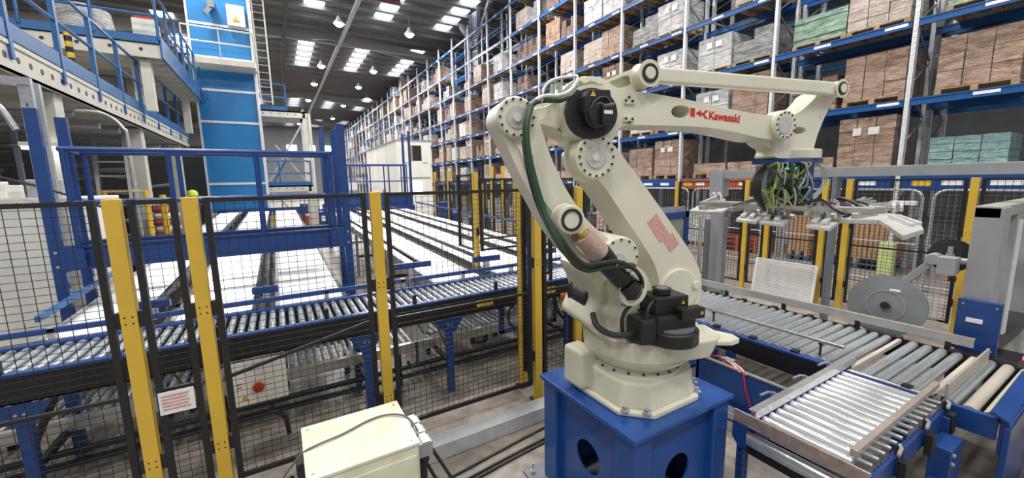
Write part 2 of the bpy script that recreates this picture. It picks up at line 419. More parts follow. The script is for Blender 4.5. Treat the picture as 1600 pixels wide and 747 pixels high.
for n, (dpt, i, l, h, y, z, pv) in enumerate(slots):
    if n >= 290:
        w_, h_ = VAR[pv][3], VAR[pv][4]; stuffmb.box((XR+.14, y-w_/2, z+.0), (XR+1.13, y+w_/2, z+.14+h_)); continue
    lb = '%s, %s in %s rack bay from right edge, %s beam level' % (VAR[pv][1], SIDE[h], ORD[i+1], ORD[l+1])
    loc = (XR+.66, y+rnd.uniform(-.03, .03), z-.02)
    if pv not in used: used.add(pv); PROT[pv].location = loc; PROT[pv]['label'] = lb
    else: dup(PROT[pv], loc, lb)
if stuffmb.v:
    tag(stuffmb.build('distant_pallet_loads', WP), 'rows of small distant pallet loads at the far end of the racking', 'pallet loads', None, 'stuff')
# sign panels on the lowest beam of the near bays
for i, m_, c_ in ((0, BLUE, 'blue'), (1, BLUE, 'blue'), (2, ORANGE, 'orange'), (3, BLUE, 'blue'), (4, BLUE, 'blue')):
    y0 = YB+BAY*i+.1; x = XR-.10
    t = thing('aisle_sign', (x, y0+1.3, LV[0]-.2), 'long %s sign strip on lowest beam of %s rack bay from right edge' % (c_, ORD[i+1]), 'sign')
    MB().box((x, y0, LV[0]-.36), (x+.02, y0+2.6, LV[0]-.05)).build('sign_board', m_, t)
    for a, b in ((.25, .6), (.95, 1.35), (1.7, 2.0)): MB().box((x-.006, y0+a, LV[0]-.25), (x, y0+b, LV[0]-.16)).build('white_tag', WHITE, t)
    MB().box((x-.006, y0+2.15, LV[0]-.27), (x, y0+2.45, LV[0]-.14)).build('orange_tag', YEL, t)
# ================================================================ ROBOT PEDESTAL
PX0, PX1, PY0, PY1, PZ = 1.58, 2.47, 1.40, 2.28, .83
ped = thing('robot_pedestal', ((PX0+PX1)/2, (PY0+PY1)/2, 0), 'big blue steel pedestal with round holes carrying the cream robot', 'pedestal')
MB().box((PX0-.02, PY0-.02, PZ-.03), (PX1+.02, PY1+.02, PZ)).build('top_plate', PBLUE, ped, bevel=.006)
for xx in (PX0, PX1-.15):
    for yy in (PY0, PY1-.15): MB().box((xx, yy, .02), (xx+.15, yy+.15, PZ-.03)).build('corner_post', PBLUE, ped, bevel=.012)
def circ(n=28): return [(math.cos(2*PI*i/n), math.sin(2*PI*i/n)) for i in range(n)]
for ax, c0, c1, lo, hi in ((0, PX0+.05, PX0+.062, PY0+.15, PY1-.15), (0, PX1-.05, PX1-.062, PY0+.15, PY1-.15), (1, PY0+.05, PY0+.062, PX0+.15, PX1-.15), (1, PY1-.05, PY1-.062, PX0+.15, PX1-.15)):
    rect = [(lo, .02), (hi, .02), (hi, PZ-.03), (lo, PZ-.03)]; mid = (lo+hi)/2
    hole = [(mid+.115*a, .42+.115*b) for a, b in circ()]
    f3 = (lambda a, b, c: (c, a, b)) if ax == 0 else (lambda a, b, c: (a, c, b))
    MB().prism([f3(a, b, c0) for a, b in rect], [f3(a, b, c1) for a, b in rect], [([f3(a, b, c0) for a, b in hole], [f3(a, b, c1) for a, b in hole])]).build('side_panel', PBLUE, ped)
MB().box((PX0-.12, PY0-.12, 0), (PX1+.12, PY1+.12, .02)).build('base_plate', GREYB, ped, bevel=.005)
for xx in (PX0-.07, PX1+.07):
    for yy in (PY0-.05, PY0+.18, PY1-.18, PY1+.05):
        MB().cyl((xx, yy, .02), (xx, yy, .045), .02, 6).cyl((xx, yy, .04), (xx, yy, .10), .009, 8).build('anchor_bolt', GALV, ped)
# ================================================================ ROBOT
AZ = math.radians(-13); RC = V((2.02, 1.82, PZ))
AX = V((math.cos(AZ), math.sin(AZ), 0)); NR = V((math.sin(AZ), -math.cos(AZ), 0))   # NR points towards the viewer's side of the arm
rob = thing('palletising_robot', RC, 'large cream four-axis palletising robot arm standing on the blue pedestal', 'robot', rz=AZ)
def RP(u, v, t):
    """measured point on the arm's own vertical plane, t metres out from its middle"""
    d = ray(u, v); o = V((0, 0, H)); P = RC+NR*t
    return o+d*((P-o).dot(NR)/d.dot(NR))
def plate(pts, t0, t1, sm=4, holes=(), mbk=None):
    fr = [RP(u, v, t0) for u, v in pts]
    if sm: fr = smooth_loop(fr, sm)
    bk = [p-NR*(t0-t1) for p in fr]; hs = []
    for h in holes:
        a = smooth_loop([RP(u, v, t0) for u, v in h], sm or 1); hs.append((a, [p-NR*(t0-t1) for p in a]))
    return (mbk or MB()).prism(fr, bk, hs, smooth=bool(sm))
def hub(u, v, t, r, t1, mb=None, n=28):
    p = RP(u, v, t); return (mb or MB()).cyl(p-NR*(t-t1), p, r, n)
def bolts(u, v, t, r, n, rr=.007):
    mb = MB(); c = RP(u, v, t)
    for i in range(n):
        a = 2*PI*i/n; p = c+AX*(r*math.cos(a))+V((0, 0, r*math.sin(a))); mb.cyl(p, p+NR*.006, rr, 8)
    return mb
# --- cast foot
zf = PZ; Rl = lambda x, y, z=0: RC+V((x, y, z))
def foot_loop(s, c, z, dx=0, dy=0): return [Rl(a*s+dx, b*s+dy, z) for a, b in ((-1, -1+c), (-1+c, -1), (1-c, -1), (1, -1+c), (1, 1-c), (1-c, 1), (-1+c, 1), (-1, 1-c))]
mb = MB(); mb.prism(foot_loop(.36, .42, .035), foot_loop(.36, .42, 0)); ft = mb.build('foot_flange', CREAM, rob, bevel=.012)
for sx in (-1, 1):
    for sy in (-1, 1):
        for a, b in ((.325, .235), (.235, .325)):
            p = Rl(sx*a, sy*b, .035); MB().cyl(p, p+V((0, 0, .006)), .026, 16).cyl(p, p+V((0, 0, .03)), .014, 6).build('anchor_bolt', GALV, ft)
def cone(l0, l1, name, m, parent, bevel=.01):
    mb = MB(); n = len(l0); mb.add(list(l0)+list(l1), [(i, (i+1) % n, n+(i+1) % n, n+i) for i in range(n)]+[tuple(range(n-1, -1, -1)), tuple(range(n, 2*n))])
    return mb.build(name, m, parent, bevel=bevel)
cone(foot_loop(.335, .42, .03), foot_loop(.315, .40, .20), 'foot_casting', CREAM, rob, .018)
MB().lathe([(.0, .20), (.305, .20), (.305, .215), (.275, .222), (.275, .30), (.0, .30)], RC, 40).build('swivel_bearing', CREAM, rob)
mb = MB()
for i in range(20): a = 2*PI*i/20; p = RC+V((.29*math.cos(a), .29*math.sin(a), .215)); mb.cyl(p, p+V((0, 0, .012)), .009, 6)
tag(mb.build('bearing_bolts', DARK, rob), None, None, kind='stuff')
MB().box(RC+V((-.40, .08, .03)), RC+V((-.25, .28, .30))).build('connector_box', CREAM, rob, bevel=.03, seg=3)
# --- turret (rotates about the vertical), drawn in the robot's own frame
def L3(x, y, z): return RC+AX*x-NR*y+V((0, 0, z))       # x along the arm, y away from the viewer
ring = []
for i in range(36):
    a = 2*PI*i/36; r = .355; x, y = r*math.cos(a), r*math.sin(a)
    if x > 0: x *= 1.2
    if y < 0: y *= 1.08
    ring.append((x, y))
cone([L3(x*.86, y*.86, .265) for x, y in ring], [L3(x*.97, y*.97, .315) for x, y in ring], 'turret_skirt', CREAM, rob, .006)
cone([L3(x*.97, y*.97, .315) for x, y in ring], [L3(x, y, .455) for x, y in ring], 'turret', CREAM, rob, .012)
ear = [L3(x, y, .395) for x, y in ((.20, -.34), (.40, -.42), (.485, -.40), (.50, -.33), (.46, -.26), (.30, -.10))]
MB().prism(ear, [p+V((0, 0, .035)) for p in ear]).build('lifting_lug', CREAM, rob, bevel=.01)
bs = ((-.06, -.36), (-.02, -.42), (.28, -.43), (.38, -.36), (.40, -.2), (.2, -.1), (-.05, -.2))
cone([L3(x*.92, y*.92, .33) for x, y in bs], [L3(x, y, .462) for x, y in bs], 'turret_boss', CREAM, rob, .015)
MB().lathe([(.26, .455), (.30, .455), (.30, .47), (.26, .47)], RC, 40).build('seal_ring', BLK, rob)
# --- shoulder housing
plate([(921,424),(932,455),(936,475),(927,497),(924,514),(945,530),(975,532),(1000,530),(1020,505),(1024,470),(1014,438),(1001,420),(975,412),(945,416)], .16, -.26).build('shoulder_housing', CREAM, rob, bevel=.015)
plate([(952,440),(975,425),(1000,430),(1012,455),(1020,480),(1014,505),(997,520),(968,520),(950,515),(945,490),(952,465)], .21, .15).build('shoulder_cover', CREAM, rob, bevel=.02, seg=3)
hub(991, 504, .23, .062, .2).build('cover_boss', CREAM, rob, bevel=.012)
hub(989, 503, .235, .030, .22).build('cable_gland', DARK, rob)
# black motor at the back of the shoulder
hub(930, 468, .02, .085, -.2).build('rear_motor', BLK, rob, bevel=.01)
# --- lower arm
la = plate([(911,242),(917,262),(934,280),(950,300),(975,338),(1003,380),(1021,410),(1029,435),(1032,462),(1036,484),(1052,500),(1074,498),(1090,480),(1096,455),(1094,425),(1080,395),(1058,362),(1030,322),(1000,280),(972,243),(958,226),(934,221),(918,228)], .14, -.16).build('lower_arm', CREAM, rob, bevel=.02, seg=3)
hub(1062, 456, .165, .155, .13, n=36).build('arm_root_boss', CREAM, rob, bevel=.012)
hub(1062, 458, .172, .125, .15, n=36).build('arm_root_cover', CREAM, rob, bevel=.006)
hub(1089, 446, .185, .028, .15).build('arm_root_lug', CREAM, rob, bevel=.006)
# knuckle joint where the lower and upper arm meet
J = (932, 245)
kb = hub(*J, .235, .125, .10).build('elbow_hub', CREAM, rob, bevel=.012)
tag(bolts(*J, .236, .105, 16).build('hub_bolts', DARK, kb), None, None, kind='stuff')
hub(*J, .245, .060, .20).build('bearing_cap', CAST, kb); hub(*J, .255, .022, .23).build('centre_bolt', CREAM, kb)
# warning print on the lower arm
def onarm(u, v, w, h, tilt, t, m, name, parent):
    c = RP(u, v, t); a = math.radians(tilt); ex = AX*math.cos(a)+V((0, 0, math.sin(a))); ey = -AX*math.sin(a)+V((0, 0, math.cos(a)))
    fr = [c+ex*sx*w/2+ey*sy*h/2 for sx, sy in ((-1, -1), (1, -1), (1, 1), (-1, 1))]
    return MB().prism(fr, [p-NR*.002 for p in fr]).build(name, m, parent)
onarm(1029, 357, .17, .085, -53, .1425, PINK, 'warning_label', la); onarm(1049, 379, .095, .085, -53, .1425, PINK, 'warning_label', la)
# --- rear drive arm (two visible pieces: beam + hubs)
ra = plate([(780,196),(785,212),(800,246),(816,280),(836,314),(853,345),(868,368),(896,402),(914,418),(930,424),(950,425),(966,424),(984,416),(991,402),(984,388),(960,378),(937,362),(916,342),(899,318),(884,294),(869,264),(856,232),(846,200),(836,176),(822,165),(805,161),(788,170),(780,182)], .40, .24,
           holes=([(896,358),(912,372),(932,388),(946,400),(940,408),(920,404),(902,388),(893,372)],)).build('rear_arm', CREAM, rob, bevel=.016, seg=3)
plate([(800,212),(812,236),(826,268),(842,300),(858,326),(872,345),(880,340),(866,306),(852,276),(842,246),(834,218),(826,204),(812,202)], .408, .395).build('arm_web', CREAM, rob, bevel=.004)
h1 = hub(808, 183, .43, .095, .2).build('rear_hub', CREAM, rob, bevel=.01)
tag(bolts(808, 183, .431, .082, 14, .006).build('hub_bolts', DARK, h1), None, None, kind='stuff')
hub(809, 183, .435, .052, .42).build('bearing_cap', CAST, h1); hub(809, 183, .445, .02, .43).build('centre_bolt', CREAM, h1)
h2 = hub(970, 403, .43, .115, .16).build('drive_hub', CREAM, rob, bevel=.012)
tag(bolts(970, 403, .431, .098, 12, .006).build('hub_bolts', DARK, h2), None, None, kind='stuff')
hub(967, 408, .436, .042, .41).build('bearing_cap', CAST, h2); hub(967, 408, .446, .016, .43).build('centre_bolt', CREAM, h2)
# --- balancer (gas spring)
A = RP(889, 343, .47); B = RP(986, 452, .36); D = (B-A).normalized()
ga = thing_parent = rob
b1 = MB().cyl(A-NR*.05, A+NR*.03, .072, 24).build('spring_eye', CREAM, rob, bevel=.006)
MB().ring(A+NR*.03, A+NR*.036, .055, .042).build('eye_seal', BLK, b1)
plate([(877,335),(890,326),(904,334),(921,354),(909,368),(892,357),(878,350)], .49, .42, sm=2).build('spring_clevis', CREAM, rob, bevel=.008)
MB().cyl(A+D*.11, A+D*.27, .058, 24).build('spring_body', mat('spring_label_pink', (.50, .36, .30), .45, var=.2, scale=60), rob)
MB().cyl(A+D*.085+NR*.02, A+D*.11+NR*.02, .028, 20).build('spring_collar', mat('brass_cap', (.55, .40, .08), .4, .3), rob)
MB().cyl(A+D*.27, A+D*.52, .062, 24, r2=.056).build('spring_boot', BLK, rob, bevel=.004)
MB().cyl(A+D*.62, B-D*.07, .066, 24, r2=.055).build('lower_boot', BLK, rob, bevel=.006)
b2 = MB().cyl(B-NR*.10, B+NR*.02, .085, 28).build('spring_eye', CREAM, rob, bevel=.006)
MB().ring(B+NR*.02, B+NR*.026, .058, .042).build('eye_seal', BLK, b2)
# --- forearm
fa = plate([(786,176),(800,163),(830,160),(858,156),(874,146),(888,132),(904,122),(925,119),(945,124),(962,136),(984,141),(1020,146),(1076,156),(1130,168),(1170,176),(1200,180),(1222,180),(1232,196),(1224,213),(1205,218),(1180,214),(1150,207),(1110,200),(1066,197),(1020,196),(985,196),(966,202),(958,220),(953,238),(942,252),(925,254),(912,242),(905,226),(893,213),(872,206),(848,198),(822,196),(800,196)], .13, -.10, sm=3,
           holes=([(1052,168),(1060,165),(1072,166),(1078,172),(1076,180),(1066,184),(1054,182),(1049,175)], [(872,200),(876,194),(882,199),(884,207),(878,207)])).build('forearm', CREAM, rob, bevel=.016, seg=3)
plate([(1050,165),(1062,162),(1076,165),(1081,173),(1078,183),(1066,187),(1052,185),(1046,175)], -.02, -.06, sm=3).build('slot_shade_plate', BLK, fa)  # black plate in the slot stands in for its shaded inside
plate([(803,178),(822,172),(850,166),(874,160),(876,200),(850,196),(822,192),(805,190)], .17, .13, sm=3).build('forearm_rib', CREAM, fa, bevel=.012)
for u, v in ((984, 158), (983, 186)):
    plate([(u-8, v-5), (u+8, v-4), (u+8, v+5), (u-8, v+4)], .142, .125, sm=0).build('mounting_pad', CREAM, fa, bevel=.003)
    mb = MB()
    for du, dv in ((-5, -1), (5, 0), (0, 5 if v > 170 else -6)): p = RP(983+du, v+dv, .143); mb.cyl(p, p+NR*.004, .008, 8)
    tag(mb.build('screw_heads', DARK, fa), None, None, kind='stuff')
# gearbox ring + black cover + servo motor
rg = plate([(925+45*math.cos(a/36*2*PI), 177+45*math.sin(a/36*2*PI)) for a in range(36)], .22, .10, sm=0)
rg.build('gearbox_ring', CREAM, rob, bevel=.012)
gc = plate([(925+40*math.cos(a/36*2*PI), 177+40*math.sin(a/36*2*PI)) for a in range(36)], .245, .15, sm=0).build('gearbox_cover', BLK, rob, bevel=.008)
plate([(920,139),(955,140),(956,160),(962,160),(962,196),(950,199),(930,196),(914,170),(914,150)], .32, .24, sm=0).build('servo_motor', BLK, rob, bevel=.012)
plate([(943,162),(963,160),(963,193),(943,195)], .37, .32, sm=0).build('motor_cap', BLK, rob, bevel=.012)
hub(938, 178, .335, .062, .30).build('motor_flange', BLK, rob, bevel=.008)
onarm(951, 175, .05, .018, 0, .372, WHITE, 'rating_plate', rob)
def wtri(u, v, t, s, parent):
    c = RP(u, v, t); fr = [c+AX*s*a+V((0, 0, s*b)) for a, b in ((-1, -.8), (1, -.8), (0, 1))]
    MB().prism(fr, [p-NR*.002 for p in fr]).build('warning_triangle', YEL, parent)
wtri(927, 146, .322, .016, rob); wtri(926, 177, .323, .013, rob)
mbt = MB().tube(curve([RP(908, 165, .26), RP(914, 174, .3), RP(922, 170, .33), RP(932, 156, .335), RP(946, 152, .33), RP(955, 162, .34)]), .007); mbt.build('motor_cable', DARK, rob)
# --- tool-levelling linkage: bracket, long top rod, wrist bracket
plate([(893,140),(902,124),(915,119),(936,130),(950,124),(972,114),(992,106),(1006,102),(1020,106),(1024,117),(1018,128),(1004,131),(992,140),(980,155),(966,172),(955,186),(930,190),(905,180)], .10, .02, sm=4,
      holes=([(945,131),(960,125),(978,118),(988,120),(990,128),(980,134),(966,138),(952,140)],)).build('link_bracket', CREAM, rob, bevel=.01)
plate([(945,130),(960,124),(978,117),(990,119),(991,129),(980,136),(966,140),(952,142)], .06, .04).build('bracket_web', CREAM, rob)
plate([(908,125),(922,119),(938,122),(946,130),(938,131),(924,126),(914,130)], .16, .05, sm=3).build('cable_saddle', CREAM, rob, bevel=.006)
T1 = RP(1009, 117, .15); T2 = RP(1307, 140, .15)
rd = MB(); d = (T2-T1).normalized(); upv = V((0, 0, 1))
rd.beam(T1+d*.03, T2-d*.03, .055, .09); rd.build('top_rod', CREAM, rob, bevel=.016, seg=3)
for T, r in ((T1, .068), (T2, .055)):
    e = MB().cyl(T-NR*.05, T+NR*.04, r, 28).build('rod_eye', CREAM, rob, bevel=.008)
    MB().ring(T+NR*.04, T+NR*.046, r*.78, r*.56).build('eye_seal', BLK, e); MB().cyl(T+NR*.04, T+NR*.05, r*.5, 20).build('pin_cap', CREAM, e, bevel=.003)
MB().cyl(T1-NR*.16, T1-NR*.05, .06, 24).build('link_pin', CREAM, rob)
wb = plate([(1300,138),(1310,140),(1306,150),(1296,168),(1285,192),(1276,216),(1270,240),(1268,247),(1214,247),(1213,236),(1210,220),(1208,204),(1212,188),(1224,180),(1240,179),(1256,170),(1270,157),(1281,144)], .11, -.05, sm=3,
           holes=([(1240,202),(1246,198),(1255,199),(1259,203),(1257,208),(1248,209),(1241,208)],)).build('wrist_bracket', CREAM, rob, bevel=.012, seg=3)
plate([(1236,199),(1246,194),(1258,196),(1263,203),(1260,211),(1246,213),(1236,210)], -.0, -.03, sm=3).build('slot_shade_plate', BLK, wb)  # same black stand-in for the shade inside the wrist slot
h3 = hub(1228, 195, .17, .098, .06).build('wrist_hub', CREAM, rob, bevel=.01)
hub(1228, 195, .175, .058, .12).build('bearing_cap', CAST, h3)
tag(bolts(1228, 195, .171, .08, 14, .006).build('hub_bolts', DARK, h3), None, None, kind='stuff')
wc = RP(1241, 246, .03); WC = V((wc.x, wc.y, 0))
def WL(x, y, z): return V((WC.x, WC.y, z))+AX*x-NR*y
zt = wc.z
MB().cyl(V((WC.x, WC.y, zt-.015)), V((WC.x, WC.y, zt+.05)), .16, 32).build('wrist_flange', CREAM, rob, bevel=.006)
mb = MB()
for i in range(12): a = 2*PI*i/12; p = WL(.145*math.cos(a), .145*math.sin(a), zt-.015); mb.cyl(p, p-V((0, 0, .012)), .01, 6)
tag(mb.build('flange_bolts', DARK, rob), None, None, kind='stuff')
plate([(1190,209),(1200,212),(1212,222),(1208,232),(1194,226),(1186,216)], .09, -.03).build('wrist_motor', CREAM, rob, bevel=.01)
# --- black base motors
MC = RP(1048, 520, .34)
def ML(x, y, z): return V((MC.x, MC.y, 0))+AX*x-NR*y+V((0, 0, z))
z0 = RC.z+.46
mt = MB().cyl(ML(.0, .0, z0), ML(.0, .0, z0+.085), .155, 36).build('base_motor_drum', BLK, rob, bevel=.01)
MB().cyl(ML(.0, .0, z0+.085), ML(.0, .0, z0+.095), .13, 36).build('drum_rim', GREYB, mt)
MB().beam(ML(-.15, .03, z0+.125), ML(.12, .03, z0+.125), .20, .10).build('base_motor_body', BLK, rob, bevel=.01)
MB().beam(ML(-.13, .06, z0+.225), ML(.10, .06, z0+.225), .17, .10).build('motor_terminal_box', BLK, rob, bevel=.008)
kbm = MB().cyl(ML(-.03, .06, z0+.275), ML(-.03, .06, z0+.31), .052, 24).build('motor_knob', BLK, rob, bevel=.006)
MB().cyl(ML(-.03, .06, z0+.31), ML(-.03, .06, z0+.313), .035, 20).build('knob_top', GREYB, kbm)
MB().beam(ML(-.01, -.07, z0+.185), ML(.15, -.07, z0+.185), .07, .065).build('connector_block', BLK, rob, bevel=.006)
MB().beam(ML(-.25, .02, z0+.09), ML(-.13, .02, z0+.09), .16, .15).build('motor_bracket', BLK, rob, bevel=.02)
for x, yy, z in ((.06, -.026, z0+.235), (.125, -.106, z0+.19)):
    c = ML(x, yy, z); s_ = .013; fr = [c+AX*s_*a+V((0, 0, s_*b)) for a, b in ((-1, -.8), (1, -.8), (0, 1))]
    MB().prism(fr, [p-NR*.002 for p in fr]).build('warning_triangle', YEL, rob)
MB().tube(curve([ML(-.12, .0, z0+.26), ML(-.18, -.02, z0+.22), ML(-.2, -.03, z0+.1), ML(-.24, .0, z0+.02)]), .009).build('motor_cable', DARK, rob)
# --- maker's mark in red
for u, pts in (('a', [(-.5,-.5),(.5,-.5),(.5,.5),(-.5,.5)]),):
    c = RP(1082.5, 175.5, .1315); fr = [c+AX*a*.034+V((0, 0, b*.052-.004*a)) for a, b in pts]; MB().prism(fr, [p-NR*.002 for p in fr]).build('red_square_mark', RED, fa)
c = RP(1096.3, 178, .1315)
kp = [(-.045, .004), (.0, .026), (-.008, .010), (.012, .006), (.030, .024), (.050, .020), (.024, -.002), (.050, -.030), (.028, -.028), (.012, -.010), (-.008, -.006), (-.004, -.020)]
fr = [c+AX*a+V((0, 0, b)) for a, b in kp]; MB().prism(fr, [p-NR*.002 for p in fr]).build('red_arrow_mark', RED, fa)
p0 = RP(1107, 185.6, .1315); p1 = RP(1156, 191.5, .1315)
tx = text('Kawasaki', .092, RED, fa, 'maker_lettering', p0, p1-p0, NR.cross(p1-p0), bold=.0028)
ww = (p1-p0).length; xs = [(v.co-ROOTM[fa.name].inverted() @ p0).length for v in tx.data.vertices]; k_ = ww/max(xs)
o_ = ROOTM[fa.name].inverted() @ p0
tx.data.transform(Matrix.Translation(o_) @ Matrix.Scale(k_, 4) @ Matrix.Translation(-o_))
# --- hose dress
def hose(name, pts, r, m, parent=rob): return MB().tube(curve([RP(*p) for p in pts]), r).build(name, m, parent)
hose('green_hose_bundle', [(829,165,.46),(823,190,.49),(822,215,.50),(827,250,.50),(837,290,.49),(848,325,.50),(860,355,.53),(874,378,.54),(890,400,.52),(905,414,.50),(922,421,.50),(945,416,.50),(965,414,.50),(990,416,.46)], .017, mat('green_bundle', (.025, .07, .035), .4))
hose('black_hose', [(838,158,.42),(828,168,.46),(824,190,.48),(823,225,.485),(830,262,.48),(843,308,.475),(858,345,.52),(876,372,.54),(896,399,.55),(915,414,.53),(940,411,.53),(965,409,.52),(990,420,.48),(1002,436,.40),(1002,455,.36),(990,472,.34),(978,485,.34),(972,500,.33),(973,520,.3)], .012, DARK)
hose('black_hose', [(920,424,.5),(902,417,.50),(884,398,.51),(866,372,.50),(848,338,.47),(835,305,.46),(824,262,.46),(818,220,.46)], .010, DARK)
hose('green_hose', [(826,168,.45),(832,160,.42),(845,154,.35),(868,156,.28),(886,150,.24),(898,138,.2),(900,124,.16)], .011, GREENH)
hose('grey_hose', [(830,170,.45),(836,158,.40),(850,151,.33),(872,150,.27),(890,143,.22),(901,128,.18),(900,119,.14)], .012, CAST)
hose('black_hose', [(826,176,.44),(836,162,.40),(852,158,.3),(876,158,.26),(892,150,.24),(902,142,.22),(914,152,.26)], .009, DARK)
hose('black_hose', [(845,156,.36),(848,140,.3),(858,128,.26),(875,122,.2),(896,120,.16)], .009, DARK)
hose('grey_hose', [(846,158,.36),(850,138,.3),(862,126,.26),(880,121,.2),(900,119,.16)], .008, CAST)
hose('base_cable_loop', [(926,490,.2),(932,508,.26),(948,520,.3),(968,524,.32),(990,521,.32),(1004,512,.30)], .018, DARK)
hose('base_cable', [(1000,505,.28),(1010,498,.30),(1020,500,.32)], .01, CAST)
MB().box(RP(864, 130, .2), RP(866, 160, .2)-NR*.03).box(RP(876, 128, .2), RP(878, 158, .2)-NR*.03).box(RP(864, 127, .2), RP(897, 130, .2)-NR*.03).build('hose_frame', mat('pale_green_bracket', (.45, .52, .40), .5), rob)
for (u, v, t) in ((826, 243, .44), (962, 414, .46), (978, 477, .3)):
    MB().tube([RP(u-5, v, t), RP(u, v-1, t+.06), RP(u+5, v+1, t)], .012).build('hose_clamp', CAST, rob)
# ================================================================ GRIPPER
gz = 1.93
gr = thing('gripper', (WC.x, WC.y, gz), 'grey aluminium forked gripper with a tangle of hoses hanging from the robot wrist', 'gripper')
mbx = MB().beam(WL(-.27, -.02, zt-.03), WL(.08, -.02, zt-.03), .26, .03); mbx.build('top_plate', BLUE, gr)
bx = MB().box(WL(.07, 0, zt-.045), WL(.07, 0, zt-.045)); 
MB().beam(WL(.045, .02, zt-.04), WL(.045, .02, gz+.07), .06, .24, up=tuple(NR)).build('blue_post', BLUE, gr, bevel=.006)
vp_ = MB().beam(WL(-.13, .03, zt-.05), WL(-.13, .03, zt-.30), .28, .10, up=tuple(NR)); vm = vp_.build('valve_manifold', GREYB, gr, bevel=.004)
MB().beam(WL(-.01, -.03, zt-.05), WL(-.01, -.03, zt-.27), .05, .06, up=tuple(NR)).build('manifold_face', mat('pale_blue_panel', (.30, .42, .52), .4), gr)
r = random.Random(3)
HC = [mat('hose_yellow_green', (.30, .34, .06), .4), mat('hose_grey_green', (.32, .38, .33), .4), DARK, mat('hose_pale_grey', (.42, .43, .42), .4), GREENH, DARK]
for i in range(40):
    x0 = -.27+.24*(i % 8)/7; z_ = zt-.07-.055*(i//8 % 4)
    p = [WL(x0, -.03, z_), WL(x0-.04+r.uniform(-.04, .03), -.11-r.uniform(0, .08), z_+.02), WL(x0+r.uniform(-.10, .04), -.13+r.uniform(-.05, .04), z_-.08-r.uniform(0, .06)),
         WL(x0+r.uniform(-.10, .10), -.10+r.uniform(-.05, .10), gz+.19+r.uniform(-.03, .06)), WL(x0+r.uniform(-.10, .22), r.uniform(-.12, .18), gz+.11)]
    MB().tube(curve(p, 5), r.uniform(.0045, .008), 6).build('pneumatic_hose', HC[i % 6], gr)
for i in range(9):
    p = WL(-.12+.14*(i % 3)/2, -.035, zt-.08-.06*(i//3)); MB().cyl(p, p+NR*.02, .006, 8).build('indicator_light', LEDG, gr)
for s in range(4):
    p = [WL(-.25-.006*s, .0, zt-.05), WL(-.33-.02*s, -.02, zt-.14), WL(-.34-.015*s, -.03, gz+.2), WL(-.28, -.03, gz+.08)]
    MB().tube(curve(p), .012, 8).build('black_hose_bundle', DARK, gr)
for s in range(3):
    p = [WL(.08, -.08, zt-.02-.02*s), WL(.14+.02*s, -.1, zt-.08), WL(.16+.02*s, -.1, zt-.2), WL(.08, -.1, zt-.28-.02*s)]
    MB().tube(curve(p), .005, 6).build('pneumatic_hose', HC[1], gr)
# centre frame, running across under the wrist towards the viewer
def G(u, v, z=gz): return at(u, v, z=z)
c0 = V((WC.x, WC.y, gz))
for dx in (-.02, .16): MB().beam(c0+V((dx, -.50, .09)), c0+V((dx, .72, .09)), .035, .045).build('frame_rail', ALU, gr, bevel=.004)
for dy in (-.42, -.15, .12, .4, .66): MB().beam(c0+V((-.10, dy, .06)), c0+V((.24, dy, .06)), .035, .035).build('cross_rail', ALU, gr, bevel=.004)
MB().beam(c0+V((.05, -.14, .10)), c0+V((.05, .2, .10)), .26, .02).build('mounting_plate', ALU, gr)
for i in range(7):
    a = c0+V((r.uniform(-.08, .16), r.uniform(-.2, .3), .11)); MB().cyl(a, a+V((0, 0, .045)), r.uniform(.02, .035), 12).build('pneumatic_fitting', CAST if i % 2 else DARK, gr)
for i in range(9):
    a = c0+V((r.uniform(-.15, .15), -.1-r.uniform(0, .1), .12)); p = [a, a+V((r.uniform(-.05, .1), -.10, r.uniform(0, .05))), a+V((r.uniform(.0, .1), -.20, r.uniform(-.03, .01))), c0+V((r.uniform(-.1, .1), -.36, .05))]
    MB().tube(curve(p), .009, 6).build('cable', mat('purple_cable', (.10, .06, .12), .4) if i == 0 else DARK, gr)
def footp(pts, z, rot, name='clamp_plate'):
    """a flat clamp foot with two ribs and a curved hook strap standing on it"""
    q = [at(u, v, z=z) for u, v in pts]; pl = MB().prism(q, [p-V((0, 0, .022)) for p in q]).build(name, CAST, gr, bevel=.003)
    c = sum(q, V())/4; e1 = (q[1]-q[0]); e2 = (q[3]-q[0])
    for f in (.25, .68):
        a = q[0]+e1*f+e2*.12+V((0, 0, .014)); b = q[0]+e1*f+e2*.9+V((0, 0, .014))
        MB().beam(a, b, .035, .024).build('rib', CAST, pl, bevel=.004)
        p = a+(b-a)*.35+V((0, 0, .012)); MB().cyl(p, p+V((0, 0, .02)), .013, 6).build('bolt', GALV, pl)
    return c, e1, e2
for pts, hk in (([(1078,328),(1126,332),(1153,316),(1110,312)], 1), ([(1150,342),(1182,346),(1203,331),(1170,327)], 1), ([(1186,346),(1224,350),(1243,335),(1204,331)], 1), ([(1259,352),(1297,356),(1322,339),(1283,335)], 1)):
    c, e1, e2 = footp(pts, gz+.012, 0)
    n = e1.normalized(); f = e2.normalized(); rr = .046
    arc = [c+n*(-rr*math.cos(t))+V((0, 0, .01+rr*2.7*max(math.sin(t), -.1))) for t in [PI*k/12 for k in range(0, 13)]]
    for off in (-.03, .045):
        o = [p+f*off+n*(.035 if off > 0 else -.03) for p in arc]; mb = MB()
        for a, b in zip(o[:-1], o[1:]): mb.beam(a, b, .045, .024, up=tuple(f.cross(b-a)))
        mb.build('hook_strap', CAST, gr)
    MB().beam(c+f*.05+V((0, 0, .09)), V((c0.x+.02, c.y*.6+c0.y*.4, gz+.09)), .035, .03).build('clamp_link', ALU, gr, bevel=.004)
